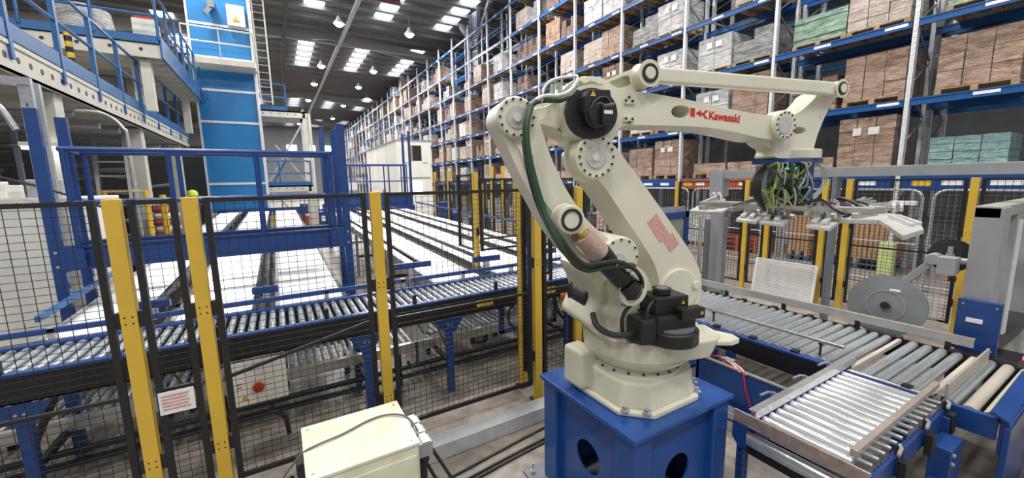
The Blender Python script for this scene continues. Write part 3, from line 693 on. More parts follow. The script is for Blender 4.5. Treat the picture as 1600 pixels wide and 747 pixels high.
# long near-side wing
w1 = [at(u, v, z=gz-.01) for u, v in ((1372,342),(1411,368),(1444,358),(1440,352),(1400,335),(1384,332))]
wg = MB().prism(w1, [p-V((0, 0, .03)) for p in w1]).build('wing_plate', CAST, gr, bevel=.004)
for (a, b) in (((1392,338),(1425,352)), ((1403,338),(1436,350))):
    MB().beam(at(*a, z=gz+.0), at(*b, z=gz+.0), .03, .03).build('rib', CAST, wg, bevel=.004)
w2 = [at(u, v, z=gz-.01) for u, v in ((1300,342),(1375,343),(1385,334),(1300,331))]
MB().prism(w2, [p-V((0, 0, .035)) for p in w2]).build('wing_arm', CAST, gr, bevel=.004)
for (a, b, z, w_) in (((1292,326),(1390,318),gz+.05,.03), ((1300,331),(1392,325),gz+.03,.02), ((1310,322),(1368,314),gz+.09,.018), ((1320,318),(1362,310),gz+.12,.015), ((1340,322),(1385,320),gz+.07,.018), ((1335,315),(1352,308),gz+.13,.012)):
    p = at(*a, z=z); MB().beam(p, at(*b, z=z), w_, w_).build('linkage_bar', ALU, gr, bevel=.003)
cc = at(1392, 330, z=gz+.0); f = (at(1400, 335, z=gz)-at(1384, 332, z=gz)).normalized()
for off in (0, .05):
    o = [cc+V((off*.6, -off*.8, 0))+f*(-.05*math.cos(t))+V((0, 0, .075*math.sin(t))) for t in [PI*k/10 for k in range(0, 11)]]; mb = MB()
    for a, b in zip(o[:-1], o[1:]): mb.beam(a, b, .03, .02, up=(.6, -.8, 0))
    mb.build('hook_strap', CAST, gr)
# ================================================================ SAFETY FENCE
FY = 3.19
def post_proto():
    t = thing('fence_post', (0, 0, 0), 'x', 'fence post', 'yellow safety fence posts')
    MB().box((-.04, -.03, .012), (.04, .03, 2.19)).build('post', YEL, t, bevel=.004)
    MB().box((-.06, -.06, 0), (.06, .08, .012)).build('foot_plate', BLK, t)
    for z in (.5, 1.46):
        for s in (-1, 1): MB().box((s*.04, -.02, z-.05), (s*.066, .02, z+.05)).build('panel_clip', BLK, t, bevel=.004)
        for a in (-.018, .018):
            for b in (-.02, .02): MB().cyl((a, -.031, z+b), (a, -.0295, z+b), .0055, 8).build('bolt_hole', BLK, t)
    return t
pp = post_proto(); _first = [True]
def post(x, y, label, rz=0., hz=None):
    if _first[0]:
        _first[0] = False; pp.location = (x, y, 0); pp['label'] = label; pp.rotation_euler = (0, 0, rz); o = pp
    else: o = dup(pp, (x, y, 0), label, rz)
    if hz: o.scale = (1, 1, hz/2.19)
    return o
for x, lb in ((-.84, 'yellow fence post nearest the left edge of the photo'), (-.48, 'yellow fence post beside the left gate, second from the left'), (.645, 'yellow fence post rising behind the cream controller cabinet'),
              (2.14, 'yellow fence post standing in front of the robot elbow, left of the blue pedestal'), (2.66, 'yellow fence post seen between the two robot arms'), (3.32, 'yellow fence post seen right of the lower robot arm'),):
    post(x, FY, lb)
def fpanel(p0, p1, label, z0=.2, z1=2.185, mids=((.97, .97),), px=.055, pz=.043, fr=.035, wr=.003, name='mesh_fence', fm=None, wm=None, cat='fence panel'):
    p0, p1 = V((p0[0], p0[1], 0)), V((p1[0], p1[1], 0)); L = (p1-p0).length; e = (p1-p0)/L; Z = V((0, 0, 1))
    t = thing(name, (p0+p1)/2, label, cat, 'black mesh safety fence panels' if name == 'mesh_fence' else None)
    fm = fm or BLK; wm = wm or BLK
    mb = MB()
    for a in (fr/2, L-fr/2): mb.beam(p0+e*a+Z*z0, p0+e*a+Z*z1, fr, fr, up=tuple(e))
    for z in (z0+fr/2, z1-fr/2): mb.beam(p0+e*fr+Z*z, p1-e*fr+Z*z, fr*.7, fr*.8)
    mb.build('frame', fm, t)
    for za, zb in mids:
        MB().beam(p0+e*fr+Z*za, p1-e*fr+Z*zb, .022, .022).build('mid_rail', fm, t)
    mb = MB(); n = max(2, round(L/px)); m = round((z1-z0)/pz)
    for i in range(1, n): a = p0+e*(L*i/n); mb.beam(a+Z*z0, a+Z*z1, wr, wr, up=tuple(e))
    for j in range(1, m): z = z0+(z1-z0)*j/m; mb.beam(p0+Z*z, p1+Z*z, wr, wr)
    mb.build('wire_mesh', wm, t)
    return t
fpanel((-2.6, FY), (-.91, FY), 'black mesh fence panel at the left edge in front of the white machine', mids=((.97, .97),), px=.06)
fpanel((-.775, FY), (-.545, FY), 'narrow black mesh gate panel between the two leftmost yellow posts', mids=((.97, .97),), px=.057)
fpanel((-.415, FY), (.575, FY), 'black mesh fence panel with a sloping bar in front of the grey switch box', mids=((.97, 1.17),), px=.055)
fpanel((.715, FY), (2.07, FY), 'wide black mesh fence panel behind the controller cabinet and floor beam', mids=((1.16, 1.16),), px=.05)
fpanel((2.21, FY), (2.59, FY), 'narrow black mesh fence panel behind the rear robot arm', mids=((1.16, 1.16),))
fpanel((2.73, FY), (3.25, FY), 'black mesh fence panel seen through the gap in the robot arms', mids=((1.16, 1.16),))
# little return fence beyond
post(2.17, 3.53, 'slim yellow post just behind the main fence, left of the elbow post', rz=-PI/2, hz=2.25)
fpanel((2.17, 3.25), (2.17, 3.49), 'narrow black mesh panel seen edge-on behind the elbow fence post', px=.04, z1=2.25)
fpanel((2.2, 3.6), (2.62, 3.6), 'black mesh panel over the cross conveyor behind the main fence', z0=1.2, z1=2.28, mids=())
post(2.3, 4.9, 'yellow post standing between the white roller lanes', rz=-PI/2, hz=2.38)
fpanel((2.3, 4.97), (2.3, 5.5), 'black mesh panel seen edge-on beside the post between lanes', z1=2.36, z0=1.3, px=.04)
fpanel((2.36, 4.9), (3.1, 4.9), 'black mesh panel crossing above the white roller lanes', z1=2.3, z0=1.3, mids=((1.47, 1.47),))
# line of posts along the far side of the lanes
side = [7.85, 8.43, 9.0, 9.5, 11.1, 11.98, 13.2]
for i, y in enumerate(side):
    post(4.7, y, 'distant yellow fence post beyond the roller lanes, %s from the robot side' % ORD[i+1], rz=-PI/2, hz=(2.2 if i in (3, 4) else 2.62))
for i, (a, b) in enumerate(zip(side[:-1], side[1:])):
    fpanel((4.7, a+.06), (4.7, b-.06), 'distant black mesh panel beyond the lanes, %s from the robot side' % ORD[i+1], z1=2.3, wr=.005, px=.08, pz=.08)
fpanel((4.7, 5.6), (4.7, 7.78), 'black mesh panel behind the rear robot arm at the lane ends', z1=2.3, wr=.005, px=.07, pz=.07)
# fence on the far side of the outfeed conveyor
FX = 7.8
rp = [5.9, 4.33, 3.93, 3.06, 2.74, 1.43]
nm = ['left end, beside the blue framed guard', 'left of the gripper', 'under the gripper fingers', 'behind the leaning white grille', 'between the grille and the large reel', 'behind the grey wrapping column']
for y, n in zip(rp, nm): post(FX, y, 'yellow post of the fence beyond the conveyor, %s' % n, rz=-PI/2)
for i, (a, b) in enumerate(((5.84, 4.39), (4.27, 3.99), (3.87, 3.12), (3.0, 2.8), (2.68, 1.49), (1.37, .2))):
    fpanel((FX, a), (FX, b), 'black mesh fence panel beyond the conveyor, %s from the left' % ORD[i+1], mids=((1.15, 1.15),), wr=.0045, px=.06, pz=.05)
# ================================================================ CROSS CONVEYOR
CYN, CYF, CZ = 3.80, 4.46, 1.05
cc_ = thing('cross_conveyor', (0, (CYN+CYF)/2, 0), 'long blue roller conveyor crossing behind the black mesh fence', 'conveyor')
XA, XB = -3.4, 4.5
for y, s in ((CYN, -1), (CYF, 1)):
    MB().box((XA, y-.02, CZ-.20), (XB, y+.02, CZ-.012)).box((XA, y-.02, CZ-.20), (XB, y-s*.05, CZ-.19)).build('side_channel', BLK, cc_)
    MB().box((XA, y-.03, CZ-.012), (XB, y+.03, CZ+.012)).build('top_flange', BLUE, cc_, bevel=.003)
XR_ = [XA+.06+.078*i for i in range(101)]
import itertools
def proto_mesh(mb, name, m, parent):
    return mb.build(name, m, parent)
rl = None
for i, x in enumerate(XR_):
    if x < 4.4:
        if rl is None: rl = MB().cyl((0, CYN+.02, CZ-.03), (0, CYF-.02, CZ-.03), .026, 12).build('roller', ZINC, cc_); rl0 = rl; rl0.location.x += x
        elif i < 100: q = rl.copy(); COL.objects.link(q); q.location.x = rl0.location.x+(x-XR_[0])
MB().box((XA, CYF-.0, CZ+.07), (1.2, CYF+.035, CZ+.115)).build('guide_rail', BLUE, cc_, bevel=.004)
MB().box((1.25, CYF-.0, CZ+.07), (4.4, CYF+.035, CZ+.115)).build('guide_rail', BLUE, cc_, bevel=.004)
for x in (-2.55, -1.65, -.55, .35, 1.15, 1.9, 2.6, 3.5):
    MB().box((x-.02, CYF+.0, CZ-.02), (x+.02, CYF+.05, CZ+.12)).build('guide_bracket', GALV, cc_)
for x in (-1.68, -.52, .28, 1.08, 2.0, 2.75): MB().box((x-.012, CYN-.005, CZ-.15), (x+.022, CYN+.03, CZ+.10)).build('sensor_bracket', BLK, cc_)
for x in (-1.6, .6, 1.43, 3.0):
    for y in (CYN, CYF):
        if x == 1.43 and y == CYF: continue
        l = MB().box((x-.035, y-.03, .03), (x+.035, y+.03, CZ-.2)).build('leg', BLUE, cc_)
        MB().cyl((x, y, .0), (x, y, .03), .045, 12).build('foot', GALV, l)
        g = [(x-.16, CZ-.20), (x+.16, CZ-.20), (x+.05, CZ-.36), (x-.05, CZ-.36)]
        MB().prism([(a, y-.035, b) for a, b in g], [(a, y-.030, b) for a, b in g]).build('gusset', BLUE, l)
        for a in (-.02, .02): MB().cyl((x+a, y-.042, CZ-.27), (x+a, y-.035, CZ-.27), .01, 6).build('bolt', GALV, l)
    MB().beam((x, CYN, .35), (x, CYF, .35), .04, .05).build('cross_brace', BLK, cc_)
    MB().beam((x, CYN+.02, .5), (x, CYF-.02, .8), .03, .05).build('diagonal_brace', BLK, cc_)
MB().box((1.75, CYN-.026, CZ-.14), (1.95, CYN-.021, CZ-.07)).build('yellow_label', YEL, cc_)
MB().box((2.6, CYN-.026, CZ-.14), (2.8, CYN-.021, CZ-.06)).build('yellow_label', YEL, cc_)
for x in (-.7, 1.2): 
    MB().tube(curve([(x-.1, CYN-.03, CZ-.2), (x-.04, CYN-.05, CZ-.3), (x+.1, CYN-.04, CZ-.31), (x+.2, CYN-.03, CZ-.22)]), .008).build('hanging_cable', DARK, cc_)
# lower return conveyor under it
lc = thing('lower_conveyor', (1, 4.6, 0), 'low galvanised return conveyor under the cross conveyor', 'conveyor')
for y in (4.28, 5.0): MB().box((-2.9, y-.015, .36), (3.9, y+.015, .46)).box((-2.9, y-.03, .455), (3.9, y+.03, .47)).build('side_rail', ALU, lc)
lr_ = MB().cyl((0, 4.3, .43), (0, 4.98, .43), .024, 10).build('roller', GALV, lc)
lr_.location.x += -2.8
for i in range(1, 90): q = lr_.copy(); COL.objects.link(q); q.location.x = lr_.location.x+.075*i
for x in (-2.2, -.6, 1.0, 2.6):
    for y in (4.28, 5.0): MB().box((x-.03, y-.02, 0), (x+.03, y+.02, .36)).build('leg', BLK, lc)
for y, z in ((4.15, .25), (4.22, .12)): MB().box((-2.9, y-.02, z-.02), (3.9, y+.02, z+.02)).build('cable_duct', BLK, lc)
# hanging boxes under the cross conveyor
sb = thing('switch_box', (-.265, 3.84, .44), 'light grey switch box with a red rotary switch under the cross conveyor', 'switch box')
MB().box((-.46, 3.79, .44), (-.07, 3.95, .82)).build('enclosure', OFFW, sb, bevel=.006)
kn = MB().cyl((-.28, 3.79, .58), (-.28, 3.765, .58), .038, 20).build('rotary_switch', RED, sb, bevel=.004)
MB().cyl((-.28, 3.79, .58), (-.28, 3.786, .58), .048, 20).build('switch_ring', YEL, sb)
MB().box((-.285-.03, 3.755, .575), (-.285+.04, 3.768, .592)).build('switch_grip', RED, kn)
c = V((-.385, 3.788, .51)); fr = [c+V((a*.028, 0, b*.028)) for a, b in ((-1, -.8), (1, -.8), (0, 1))]
MB().prism(fr, [p-V((0, .002, 0)) for p in fr]).build('warning_triangle', YEL, sb)
for z in (.60, .63): MB().box((-.425, 3.786, z), (-.395, 3.79, z+.015)).build('lock', GALV, sb)
for x in (-.4, -.13): MB().box((x-.02, 3.86, .82), (x+.02, 3.9, CZ-.19)).build('hanger', BLK, sb)
MB().tube(curve([(-.2, 3.87, .44), (-.2, 3.87, .3), (-.12, 3.9, .2), (-.1, 3.95, .0)]), .02).build('conduit', DARK, sb)
sgn = thing('warning_sign', (-.68, FY-.025, .81), 'white sign with pale red print hanging on the gate mesh', 'sign')
MB().box((-.765, FY-.032, .815), (-.585, FY-.026, .965)).build('sign_board', WHITE, sgn)
for k_ in range(5): MB().box((-.75, FY-.034, .93-.022*k_), (-.61-.01*(k_ % 2), FY-.0325, .942-.022*k_)).build('print_line', PINK, sgn)
gb = thing('motor_box', (1.13, 4.0, .58), 'small pale motor box with a looped black conduit under the conveyor', 'motor box')
MB().box((1.02, 3.9, .72), (1.25, 4.15, .83)).build('housing', OFFW, gb, bevel=.01); MB().box((1.08, 3.93, .6), (1.19, 4.08, .72)).build('drive', OFFW, gb, bevel=.01)
MB().tube(curve([(1.13, 4, .6), (1.14, 4.0, .45), (1.12, 3.98, .36), (1.06, 3.97, .33), (1.03, 3.98, .40)]), .016).build('conduit', DARK, gb)
MB().box((1.1, 4.15, .78), (1.15, 4.2, CZ-.19)).build('hanger', BLK, gb)
for i, (x, lb) in enumerate(((2.35, 'round grey drive motor with black hoop under the conveyor, left one'), (2.75, 'round grey drive motor beside the red stop button under the conveyor'))):
    t = thing('drive_motor', (x, 4.05, .5), lb, 'motor', 'drive motors under the cross conveyor')
    MB().cyl((x, 3.9, .68), (x, 4.2, .68), .10, 20).build('motor_body', GREY, t, bevel=.01)
    MB().tube([(x+.16*math.cos(a/12*2*PI), 3.88, .68+.16*math.sin(a/12*2*PI)) for a in range(13)], .014).build('hoop_conduit', BLK, t)
    MB().box((x-.05, 4.0, .76), (x+.05, 4.1, CZ-.19)).build('hanger', BLK, t)
    MB().box((x-.22, 3.95, .46), (x-.17, 4.0, .86)).box((x-.22, 3.95, .46), (x+.2, 4.0, .5)).box((x+.17, 3.95, .46), (x+.2, 4.0, .86)).build('frame_bracket', BLUE, t)
es = thing('stop_button', (2.93, 3.74, .76), 'red emergency stop button on the conveyor behind the robot', 'stop button')
MB().box((2.88, 3.76, .76), (2.98, 3.83, .88)).build('box', YEL, es, bevel=.005); MB().cyl((2.93, 3.76, .82), (2.93, 3.72, .82), .035, 18).build('button', RED, es, bevel=.006)
# ================================================================ ROLLER LANES
def lz(y): return 1.05+.024*(y-4.5)
LN = math.hypot(1, .024)
def lane(x0, x1, y0, y1, label, guides=()):
    t = thing('roller_lane', ((x0+x1)/2, (y0+y1)/2, 0), label, 'roller lane', 'white roller lanes running back from the cross conveyor')
    for x, s in ((x0, 1), (x1, -1)):
        MB().beam((x, y0, lz(y0)-.07), (x, y1, lz(y1)-.07), .035, .15).build('side_rail', GREY if s > 0 else BLK, t)
    r0 = MB().cyl((x0+.02, 0, -.026), (x1-.02, 0, -.026), .0245, 10); r0.v = [v+V((0, y0+.03, lz(y0+.03))) for v in r0.v]
    r_ = r0.build('roller', ZINCW, t); n = int((y1-y0-.06)/.066); b = MB()
    for i in range(1, n):
        if i < 100: q = r_.copy(); COL.objects.link(q); q.location += V((0, .066*i, .066*.024*i))
        else: b.cyl((x0+.02, y0+.03+.066*i, lz(y0+.03+.066*i)-.026), (x1-.02, y0+.03+.066*i, lz(y0+.03+.066*i)-.026), .0245, 6)
    if b.v: tag(b.build('distant_rollers', ZINCW, t), None, None, kind='stuff')
    y = y0+.4
    while y < y1:
        for x in (x0, x1): MB().box((x-.03, y-.03, 0), (x+.03, y+.03, lz(y)-.14)).build('leg', BLUE if y < 6 else GREYB, t)
        MB().beam((x0, y, .5), (x1, y, .5), .04, .05).build('cross_brace', BLK, t)
        y += 2.6
    return t
def guide(x, y0, y1, label, m=None, h=.14, plate=None, side=1):
    t = thing('guide_rail', (x, y0, lz(y0)), label, 'guide rail', 'dark guide rails above the roller lanes')
    MB().beam((x, y0, lz(y0)+h), (x, y1, lz(y1)+h), .035, .05).build('rail', m or BLK, t, bevel=.004)
    y = y0+.3
    while y < y1: MB().cyl((x, y, lz(y)-.02), (x, y, lz(y)+h-.02), .009, 8).build('stanchion', GALV, t); y += 1.2
    if plate: 
        a, b = plate; MB().beam((a, y0-.02, lz(y0)+h), (b, y0-.04, lz(y0)+h), .045, .07).build('end_plate', BLUE, t, bevel=.004)
        MB().box(((a+b)/2-.03, y0-.05, CZ), ((a+b)/2+.03, y0+.02, lz(y0)+h)).build('end_bracket', CAST, t)
    return t
LANES = [(-1.76, -1.12, 17, 'leftmost white roller lane behind the left fence panel'), (-.93, -.30, 17, 'white roller lane second from the left, behind the gate'), (-.10, .54, 17, 'white roller lane third from the left, under the blue guard frame'),
         (1.55, 2.20, 15.2, 'wide white roller lane directly right of the open gap'), (2.40, 3.22, 15.2, 'white roller lane second right of the open gap'), (3.42, 4.20, 15.2, 'rightmost white roller lane beside the far fence')]
for x0, x1, y1, lb in LANES: lane(x0, x1, 4.53, y1, lb)
guide(-1.74, 4.55, 9, 'blue guide rail along the left side of the leftmost lane', MBLUE, h=.18, plate=None)
guide(-1.05, 4.75, 15, 'dark guide rail between the two leftmost lanes', plate=(-1.22, -.95))
guide(-.2, 4.9, 15, 'dark guide rail between the second and third lanes', h=.10, plate=(-.32, -.08))
guide(1.50, 4.9, 14.5, 'dark guide rail on the left side of the lane right of the gap', plate=(1.1, 1.62), h=.17)
guide(2.30, 4.75, 14.5, 'dark guide rail between the two middle right-hand lanes', plate=(2.15, 2.55), h=.17)
guide(3.32, 4.75, 14.5, 'dark guide rail between the two rightmost lanes', plate=(3.1, 3.5), h=.17)
guide(4.42, 5.3, 14.5, 'blue guard rail along the far side of the rightmost lane', RBLUE, h=.26)
# ================================================================ BLUE GUARD FRAMES over the lanes
def guard(xa, xb, y0, y1, ztop, zr1, zr0, gz1, gz0, label, n, name='guard_frame'):
    t = thing(name, ((xa+xb)/2, (y0+y1)/2, 0), label, 'guard frame')
    for x in (xa, xb):
        for y in (y0, y1):
            MB().box((x-.045, y-.03, 0), (x+.045, y+.03, ztop)).build('post', BLUE, t, bevel=.004)
            for z in (gz1-.05, gz0+.05): MB().cyl((x, y-.04, z), (x, y-.03, z), .014, 6).build('bolt', GALV, t)
    for y in (y0+.05, y1-.05):
        MB().box((xa, y-.025, gz0), (xb, y+.025, gz1)).box((xa, y-.05, gz1-.02), (xb, y+.05, gz1)).box((xa, y-.05, gz0), (xb, y+.05, gz0+.02)).build('girder', BLUE, t)
        MB().cyl((xa+.12, y, zr1), (xb-.12, y, zr1), .026, 12).build('hand_rail', BLUE, t); MB().cyl((xa+.12, y, zr0), (xb-.12, y, zr0), .022, 12).build('knee_rail', BLUE, t)
        for i in range(n): x = xa+.14+(xb-xa-.28)*i/(n-1); MB().cyl((x, y, gz1), (x, y, zr1), .024, 12).build('baluster', BLUE, t)
    for x in (xa+.12, xb-.12):
        for z in (zr1, zr0): MB().cyl((x, y0+.05, z), (x, y1-.05, z), .024, 12).build('end_rail', BLUE, t)
        MB().cyl((x, (y0+y1)/2, gz1), (x, (y0+y1)/2, zr1), .022, 12).build('baluster', BLUE, t)
    for x, s in ((xa, 1), (xb, -1)):
        g = [(x, gz1+.02), (x+s*.2, gz1-.03), (x+s*.2, gz0+.03), (x, gz0-.02)]
        MB().prism([(a, y0-.036, b) for a, b in g], [(a, y0-.03, b) for a, b in g]).build('gusset', BLUE, t)
    return t
guard(-1.89, .74, 5.5, 6.1, 3.0, 2.64, 2.12, 1.70, 1.46, 'blue steel guard frame with pipe handrails spanning the left-hand lanes', 4)
guard(1.55, 4.62, 15.8, 16.7, 4.27, 2.98, 2.35, 1.9, 1.3, 'distant blue guard frame with handrails at the far end of the right-hand lanes', 5)
# ================================================================ CONTROLLER CABINET
cb = thing('controller_cabinet', (.28, 2.29, 0), 'cream metal controller cabinet with cables across its top in the foreground', 'cabinet')
MB().box((0, 2.05, .04), (.565, 2.55, .8)).build('body', CREAM2, cb, bevel=.008)
MB().box((-.005, 2.045, .785), (.57, 2.555, .805)).build('lid', CREAM2, cb, bevel=.004)
for x in (.03, .535):
    for y in (2.09, 2.51): MB().cyl((x, y, .805), (x, y, .808), .009, 10).build('screw', GALV, cb)
MB().box((.015, 2.035, .1), (.55, 2.05, .74)).build('door', CREAM2, cb, bevel=.006)
MB().box((.04, 2.07, 0), (.53, 2.53, .04)).build('plinth', BLK, cb)
for i, y in enumerate((2.14, 2.25, 2.36)):
    pl = MB().box((.565, y-.045, .66-.0*i), (.66, y+.045, .75)).build('connector_plug', GREY, cb, bevel=.008)
    MB().box((.60, y-.047, .742), (.64, y+.047, .758)).build('locking_lever', ALU, pl)
    MB().cyl((.62, y, .66), (.62, y, .61), .025, 12).build('cable_gland', DARK, pl)
MB().box((-.045, 2.33, .56), (0, 2.45, .72)).build('side_bracket', DARK, cb, bevel=.01)
MB().cyl((-.06, 2.36, .62), (-.09, 2.36, .60), .03, 12).build('key_switch', DARK, cb)
pts = [(-.30, 2.35, .45), (-.16, 2.33, .62), (-.02, 2.30, .79), (.06, 2.31, .815), (.2, 2.34, .815), (.36, 2.40, .815), (.47, 2.40, .815), (.56, 2.33, .815), (.60, 2.24, .78), (.62, 2.18, .70)]
solo('controller_cable', MB().tube(curve(pts), .006), mat('grey_cable', (.12, .12, .11), .5), 'thin grey cable lying across the top of the cream cabinet', 'cable')
for i, p in enumerate(([(.62, 2.14, .6), (.62, 2.13, .3), (.66, 2.12, .04), (.9, 2.0, .012), (1.2, 1.85, .012)], [(.62, 2.25, .6), (.64, 2.24, .32), (.70, 2.25, .04), (1.0, 2.3, .012), (1.3, 2.2, .012)],
                       [(.63, 2.36, .6), (.68, 2.34, .45), (.80, 2.2, .2), (.95, 2.1, .02), (1.2, 2.0, .012)], [(.645, 2.3, .7), (.74, 2.26, .5), (.9, 2.15, .2), (1.1, 2.0, .015), (1.4, 1.7, .012)])):
    solo('power_cable', MB().tube(curve(p), .011 if i != 1 else .016), DARK, ['black cable dropping straight from the nearest cabinet plug', 'thick black cable dropping from the middle cabinet plug', 'black cable sagging from the farthest cabinet plug', 'long thin black cable sloping right from the cabinet plugs'][i], 'cable')
for i, (y0, y1) in enumerate(((2.66, 2.80), (2.56, 2.68), (2.52, 2.64))):
    solo('floor_cable', MB().tube(curve([(.72, y0-.06, .012), (1.3, y0+.02, .012), (2.0, y1-.03, .012), (3.1, y1+.06, .012)]), .010), DARK, 'long black cable along the floor behind the pedestal, %s from the beam' % ORD[i+1], 'cable')
fb = thing('floor_beam', (1.5, 2.95, 0), 'long pale grey steel beam lying on the floor behind the cabinet', 'beam')
MB().box((.7, 2.87, .12), (2.5, 3.03, .128)).box((.7, 2.87, .0), (2.5, 2.876, .12)).box((.7, 3.024, 0), (2.5, 3.03, .12)).build('channel', GALV2, fb)
# ================================================================ OUTFEED CONVEYOR (pallet rollers) and corner unit
KZ = .70; QY0_ = .76
kc = thing('outfeed_conveyor', (4.45, 2.4, 0), 'wide heavy roller conveyor right of the robot running past the wrapper', 'conveyor')
KX0, KX1, KY0, KY1 = 3.88, 5.02, .46, 4.2
MB().box((KX0-.05, 1.3, KZ-.21), (KX0-.02, KY1, KZ-.03)).build('side_channel', BLK, kc); MB().box((KX0-.055, .80, KZ-.035), (KX0+.01, KY1, KZ-.01)).build('top_flange', BLUE, kc, bevel=.004)
MB().box((KX1, KY0, KZ-.21), (KX1+.03, KY1, KZ-.01)).build('side_channel', BLK, kc)
pitch = .094; n = int((KY1-.60)/pitch)
kr = MB().cyl((KX0+.01, .50, KZ-.037), (KX1-.01, .50, KZ-.037), .036, 16).build('roller', ZINC, kc)
BEI = mat('beige_roller', (.46, .42, .36), .5)
for i in range(1, n):
    y = .50+pitch*i
    if i in (3, 8): MB().box((KX0+.02, y-.015, KZ-.04), (KX1-.02, y+.015, KZ-.005)).build('slider_strip', BEI, kc); continue
    q = kr.copy(); COL.objects.link(q); q.location.y = kr.location.y+pitch*i
kb_ = kr.data.copy(); kb_.materials[0] = BEI
kr.data = kb_
for q in COL.objects:
    if q.parent == kc and q.type == 'MESH' and q.name.startswith('roller') and abs(q.location.y-kr.location.y) < .1: q.data = kb_
MB().box((KX0-.04, KY0, KZ-.16), (KX0-.0, QY0_-.05, KZ-.01)).build('end_side_plate', BLUE, kc, bevel=.004)
for i, y in enumerate([.9+.37*k for k in range(9)]):
    MB().box((KX0-.03, y-.03, KZ-.015), (KX0+.03, y+.03, KZ+.012)).build('bearing_block', BLK, kc, bevel=.005)
    MB().box((KX1-.03, y-.03, KZ-.015), (KX1+.03, y+.03, KZ+.012)).build('bearing_block', BLK, kc, bevel=.005)
gr_ = MB().box((KX1+.03, .80, KZ+.05), (KX1+.045, 3.55, KZ+.13)).box((KX1+.03, .80, KZ+.12), (KX1+.08, 3.55, KZ+.13)).build('guard_rail', ALU, kc, bevel=.003)
for y in (.95, 1.6, 2.3, 3.0): MB().box((KX1+.03, y-.02, KZ-.1), (KX1+.06, y+.02, KZ+.06)).build('rail_bracket', BLK, kc)
tg = MB().box((3.985, 1.33, KZ+.10), (4.025, 2.78, KZ+.125)).build('thin_guide', ALU, kc, bevel=.003)
for y in (1.5, 2.5): MB().cyl((4.005, y, KZ-.02), (4.005, y, KZ+.10), .010, 8).box((3.99, y-.015, KZ+.08), (4.02, y+.015, KZ+.105)).build('guide_bracket', BLK, tg)
for x in (KX0-.03, KX1+.02):
    for y in (.9, 2.2, 3.6): l = MB().box((x-.035, y-.035, 0), (x+.035, y+.035, KZ-.2)).build('leg', BLUE, kc)
MB().box((KX0-.04, KY0-.05, KZ-.25), (KX1+.04, KY0-.01, KZ-.02)).build('end_channel', BLUE, kc, bevel=.003)
for a, b in (((3.80, .48), (4.80, .52)),): MB().beam((a[0], a[1]-.03, KZ+.02), (b[0], b[1]-.06, KZ+.02), .09, .012, up=(0, -.5, 1)).build('end_guard', BLUE, kc)
MB().box((3.82, .40, .05), (4.9, .43, KZ-.05)).build('end_panel', BLUE, kc, bevel=.004)
# transfer drive unit under the near edge
tu = thing('transfer_unit', (3.7, 2.0, 0), 'dark blue drive unit with red and white wiring below the outfeed conveyor', 'drive unit')
MB().box((3.48, 1.45, .12), (3.52, 2.33, .50)).build('side_plate', BLUE, tu, bevel=.005); MB().box((3.48, 2.30, .12), (3.80, 2.33, .50)).build('end_plate', BLUE, tu); MB().box((3.48, 1.45, .12), (3.8, 1.48, .50)).build('end_plate', BLUE, tu)
MB().box((3.50, 1.48, .14), (3.80, 2.30, .16)).build('floor_tray', BLUE, tu)
MB().box((3.47, 1.45, .50), (3.50, 2.33, .515)).build('edge_trim', ALU, tu)
for x in (3.55, 3.75): MB().box((x-.02, 1.5, 0), (x+.02, 1.54, .14)).box((x-.02, 2.2, 0), (x+.02, 2.24, .14)).build('foot', BLK, tu)
for i, (m_, o) in enumerate(((RED, 0), (WHITE, .03), (WHITE, -.03), (RED, .05))):
    MB().tube(curve([(3.60, 2.2+o, .48), (3.56, 2.1+o, .53), (3.52, 1.95+o, .52), (3.47, 1.86+o, .50), (3.45, 1.82+o, .38), (3.46, 1.78+o, .25), (3.44, 1.7, .1)][:(7 if i == 0 else 4)]), .007, 6).build('wire', m_, tu)
MB().box((3.54, 2.0, .5), (3.6, 2.1, .54)).build('sensor', GALV, tu)
t = thing('perforated_tray', (3.6, 2.75, .3), 'white perforated tray beside the outfeed conveyor behind the robot', 'tray')
rect = [(3.45, 2.42), (3.78, 2.42), (3.78, 3.1), (3.45, 3.1)]
hl = []
for a in range(5):
    for b in range(10):
        x, y = 3.49+.06*a, 2.46+.064*b; hl.append(([(x+.018*math.cos(k*PI/3), y+.018*math.sin(k*PI/3), .47) for k in range(6)], [(x+.018*math.cos(k*PI/3), y+.018*math.sin(k*PI/3), .465) for k in range(6)]))
MB().prism([(x, y, .47) for x, y in rect], [(x, y, .465) for x, y in rect], hl).build('tray_sheet', WHITE, t)
MB().box((3.43, 2.42, .40), (3.45, 3.1, .475)).build('tray_edge', WHITE, t)
for y in (2.5, 3.0): MB().box((3.44, y-.02, 0), (3.48, y+.02, .42)).build('leg', BLUE, t)
MB().box((3.44, 2.42, .30), (3.80, 3.1, .33)).build('under_frame', BLUE, t)
solo('floor_trough', MB().box((3.30, 1.1, .10), (3.42, 3.0, .115)).box((3.30, 1.1, .0), (3.31, 3.0, .17)).box((3.41, 1.1, 0), (3.42, 3.0, .17)), GALV, 'galvanised cable trough on the floor between the pedestal and the conveyor', 'trough')
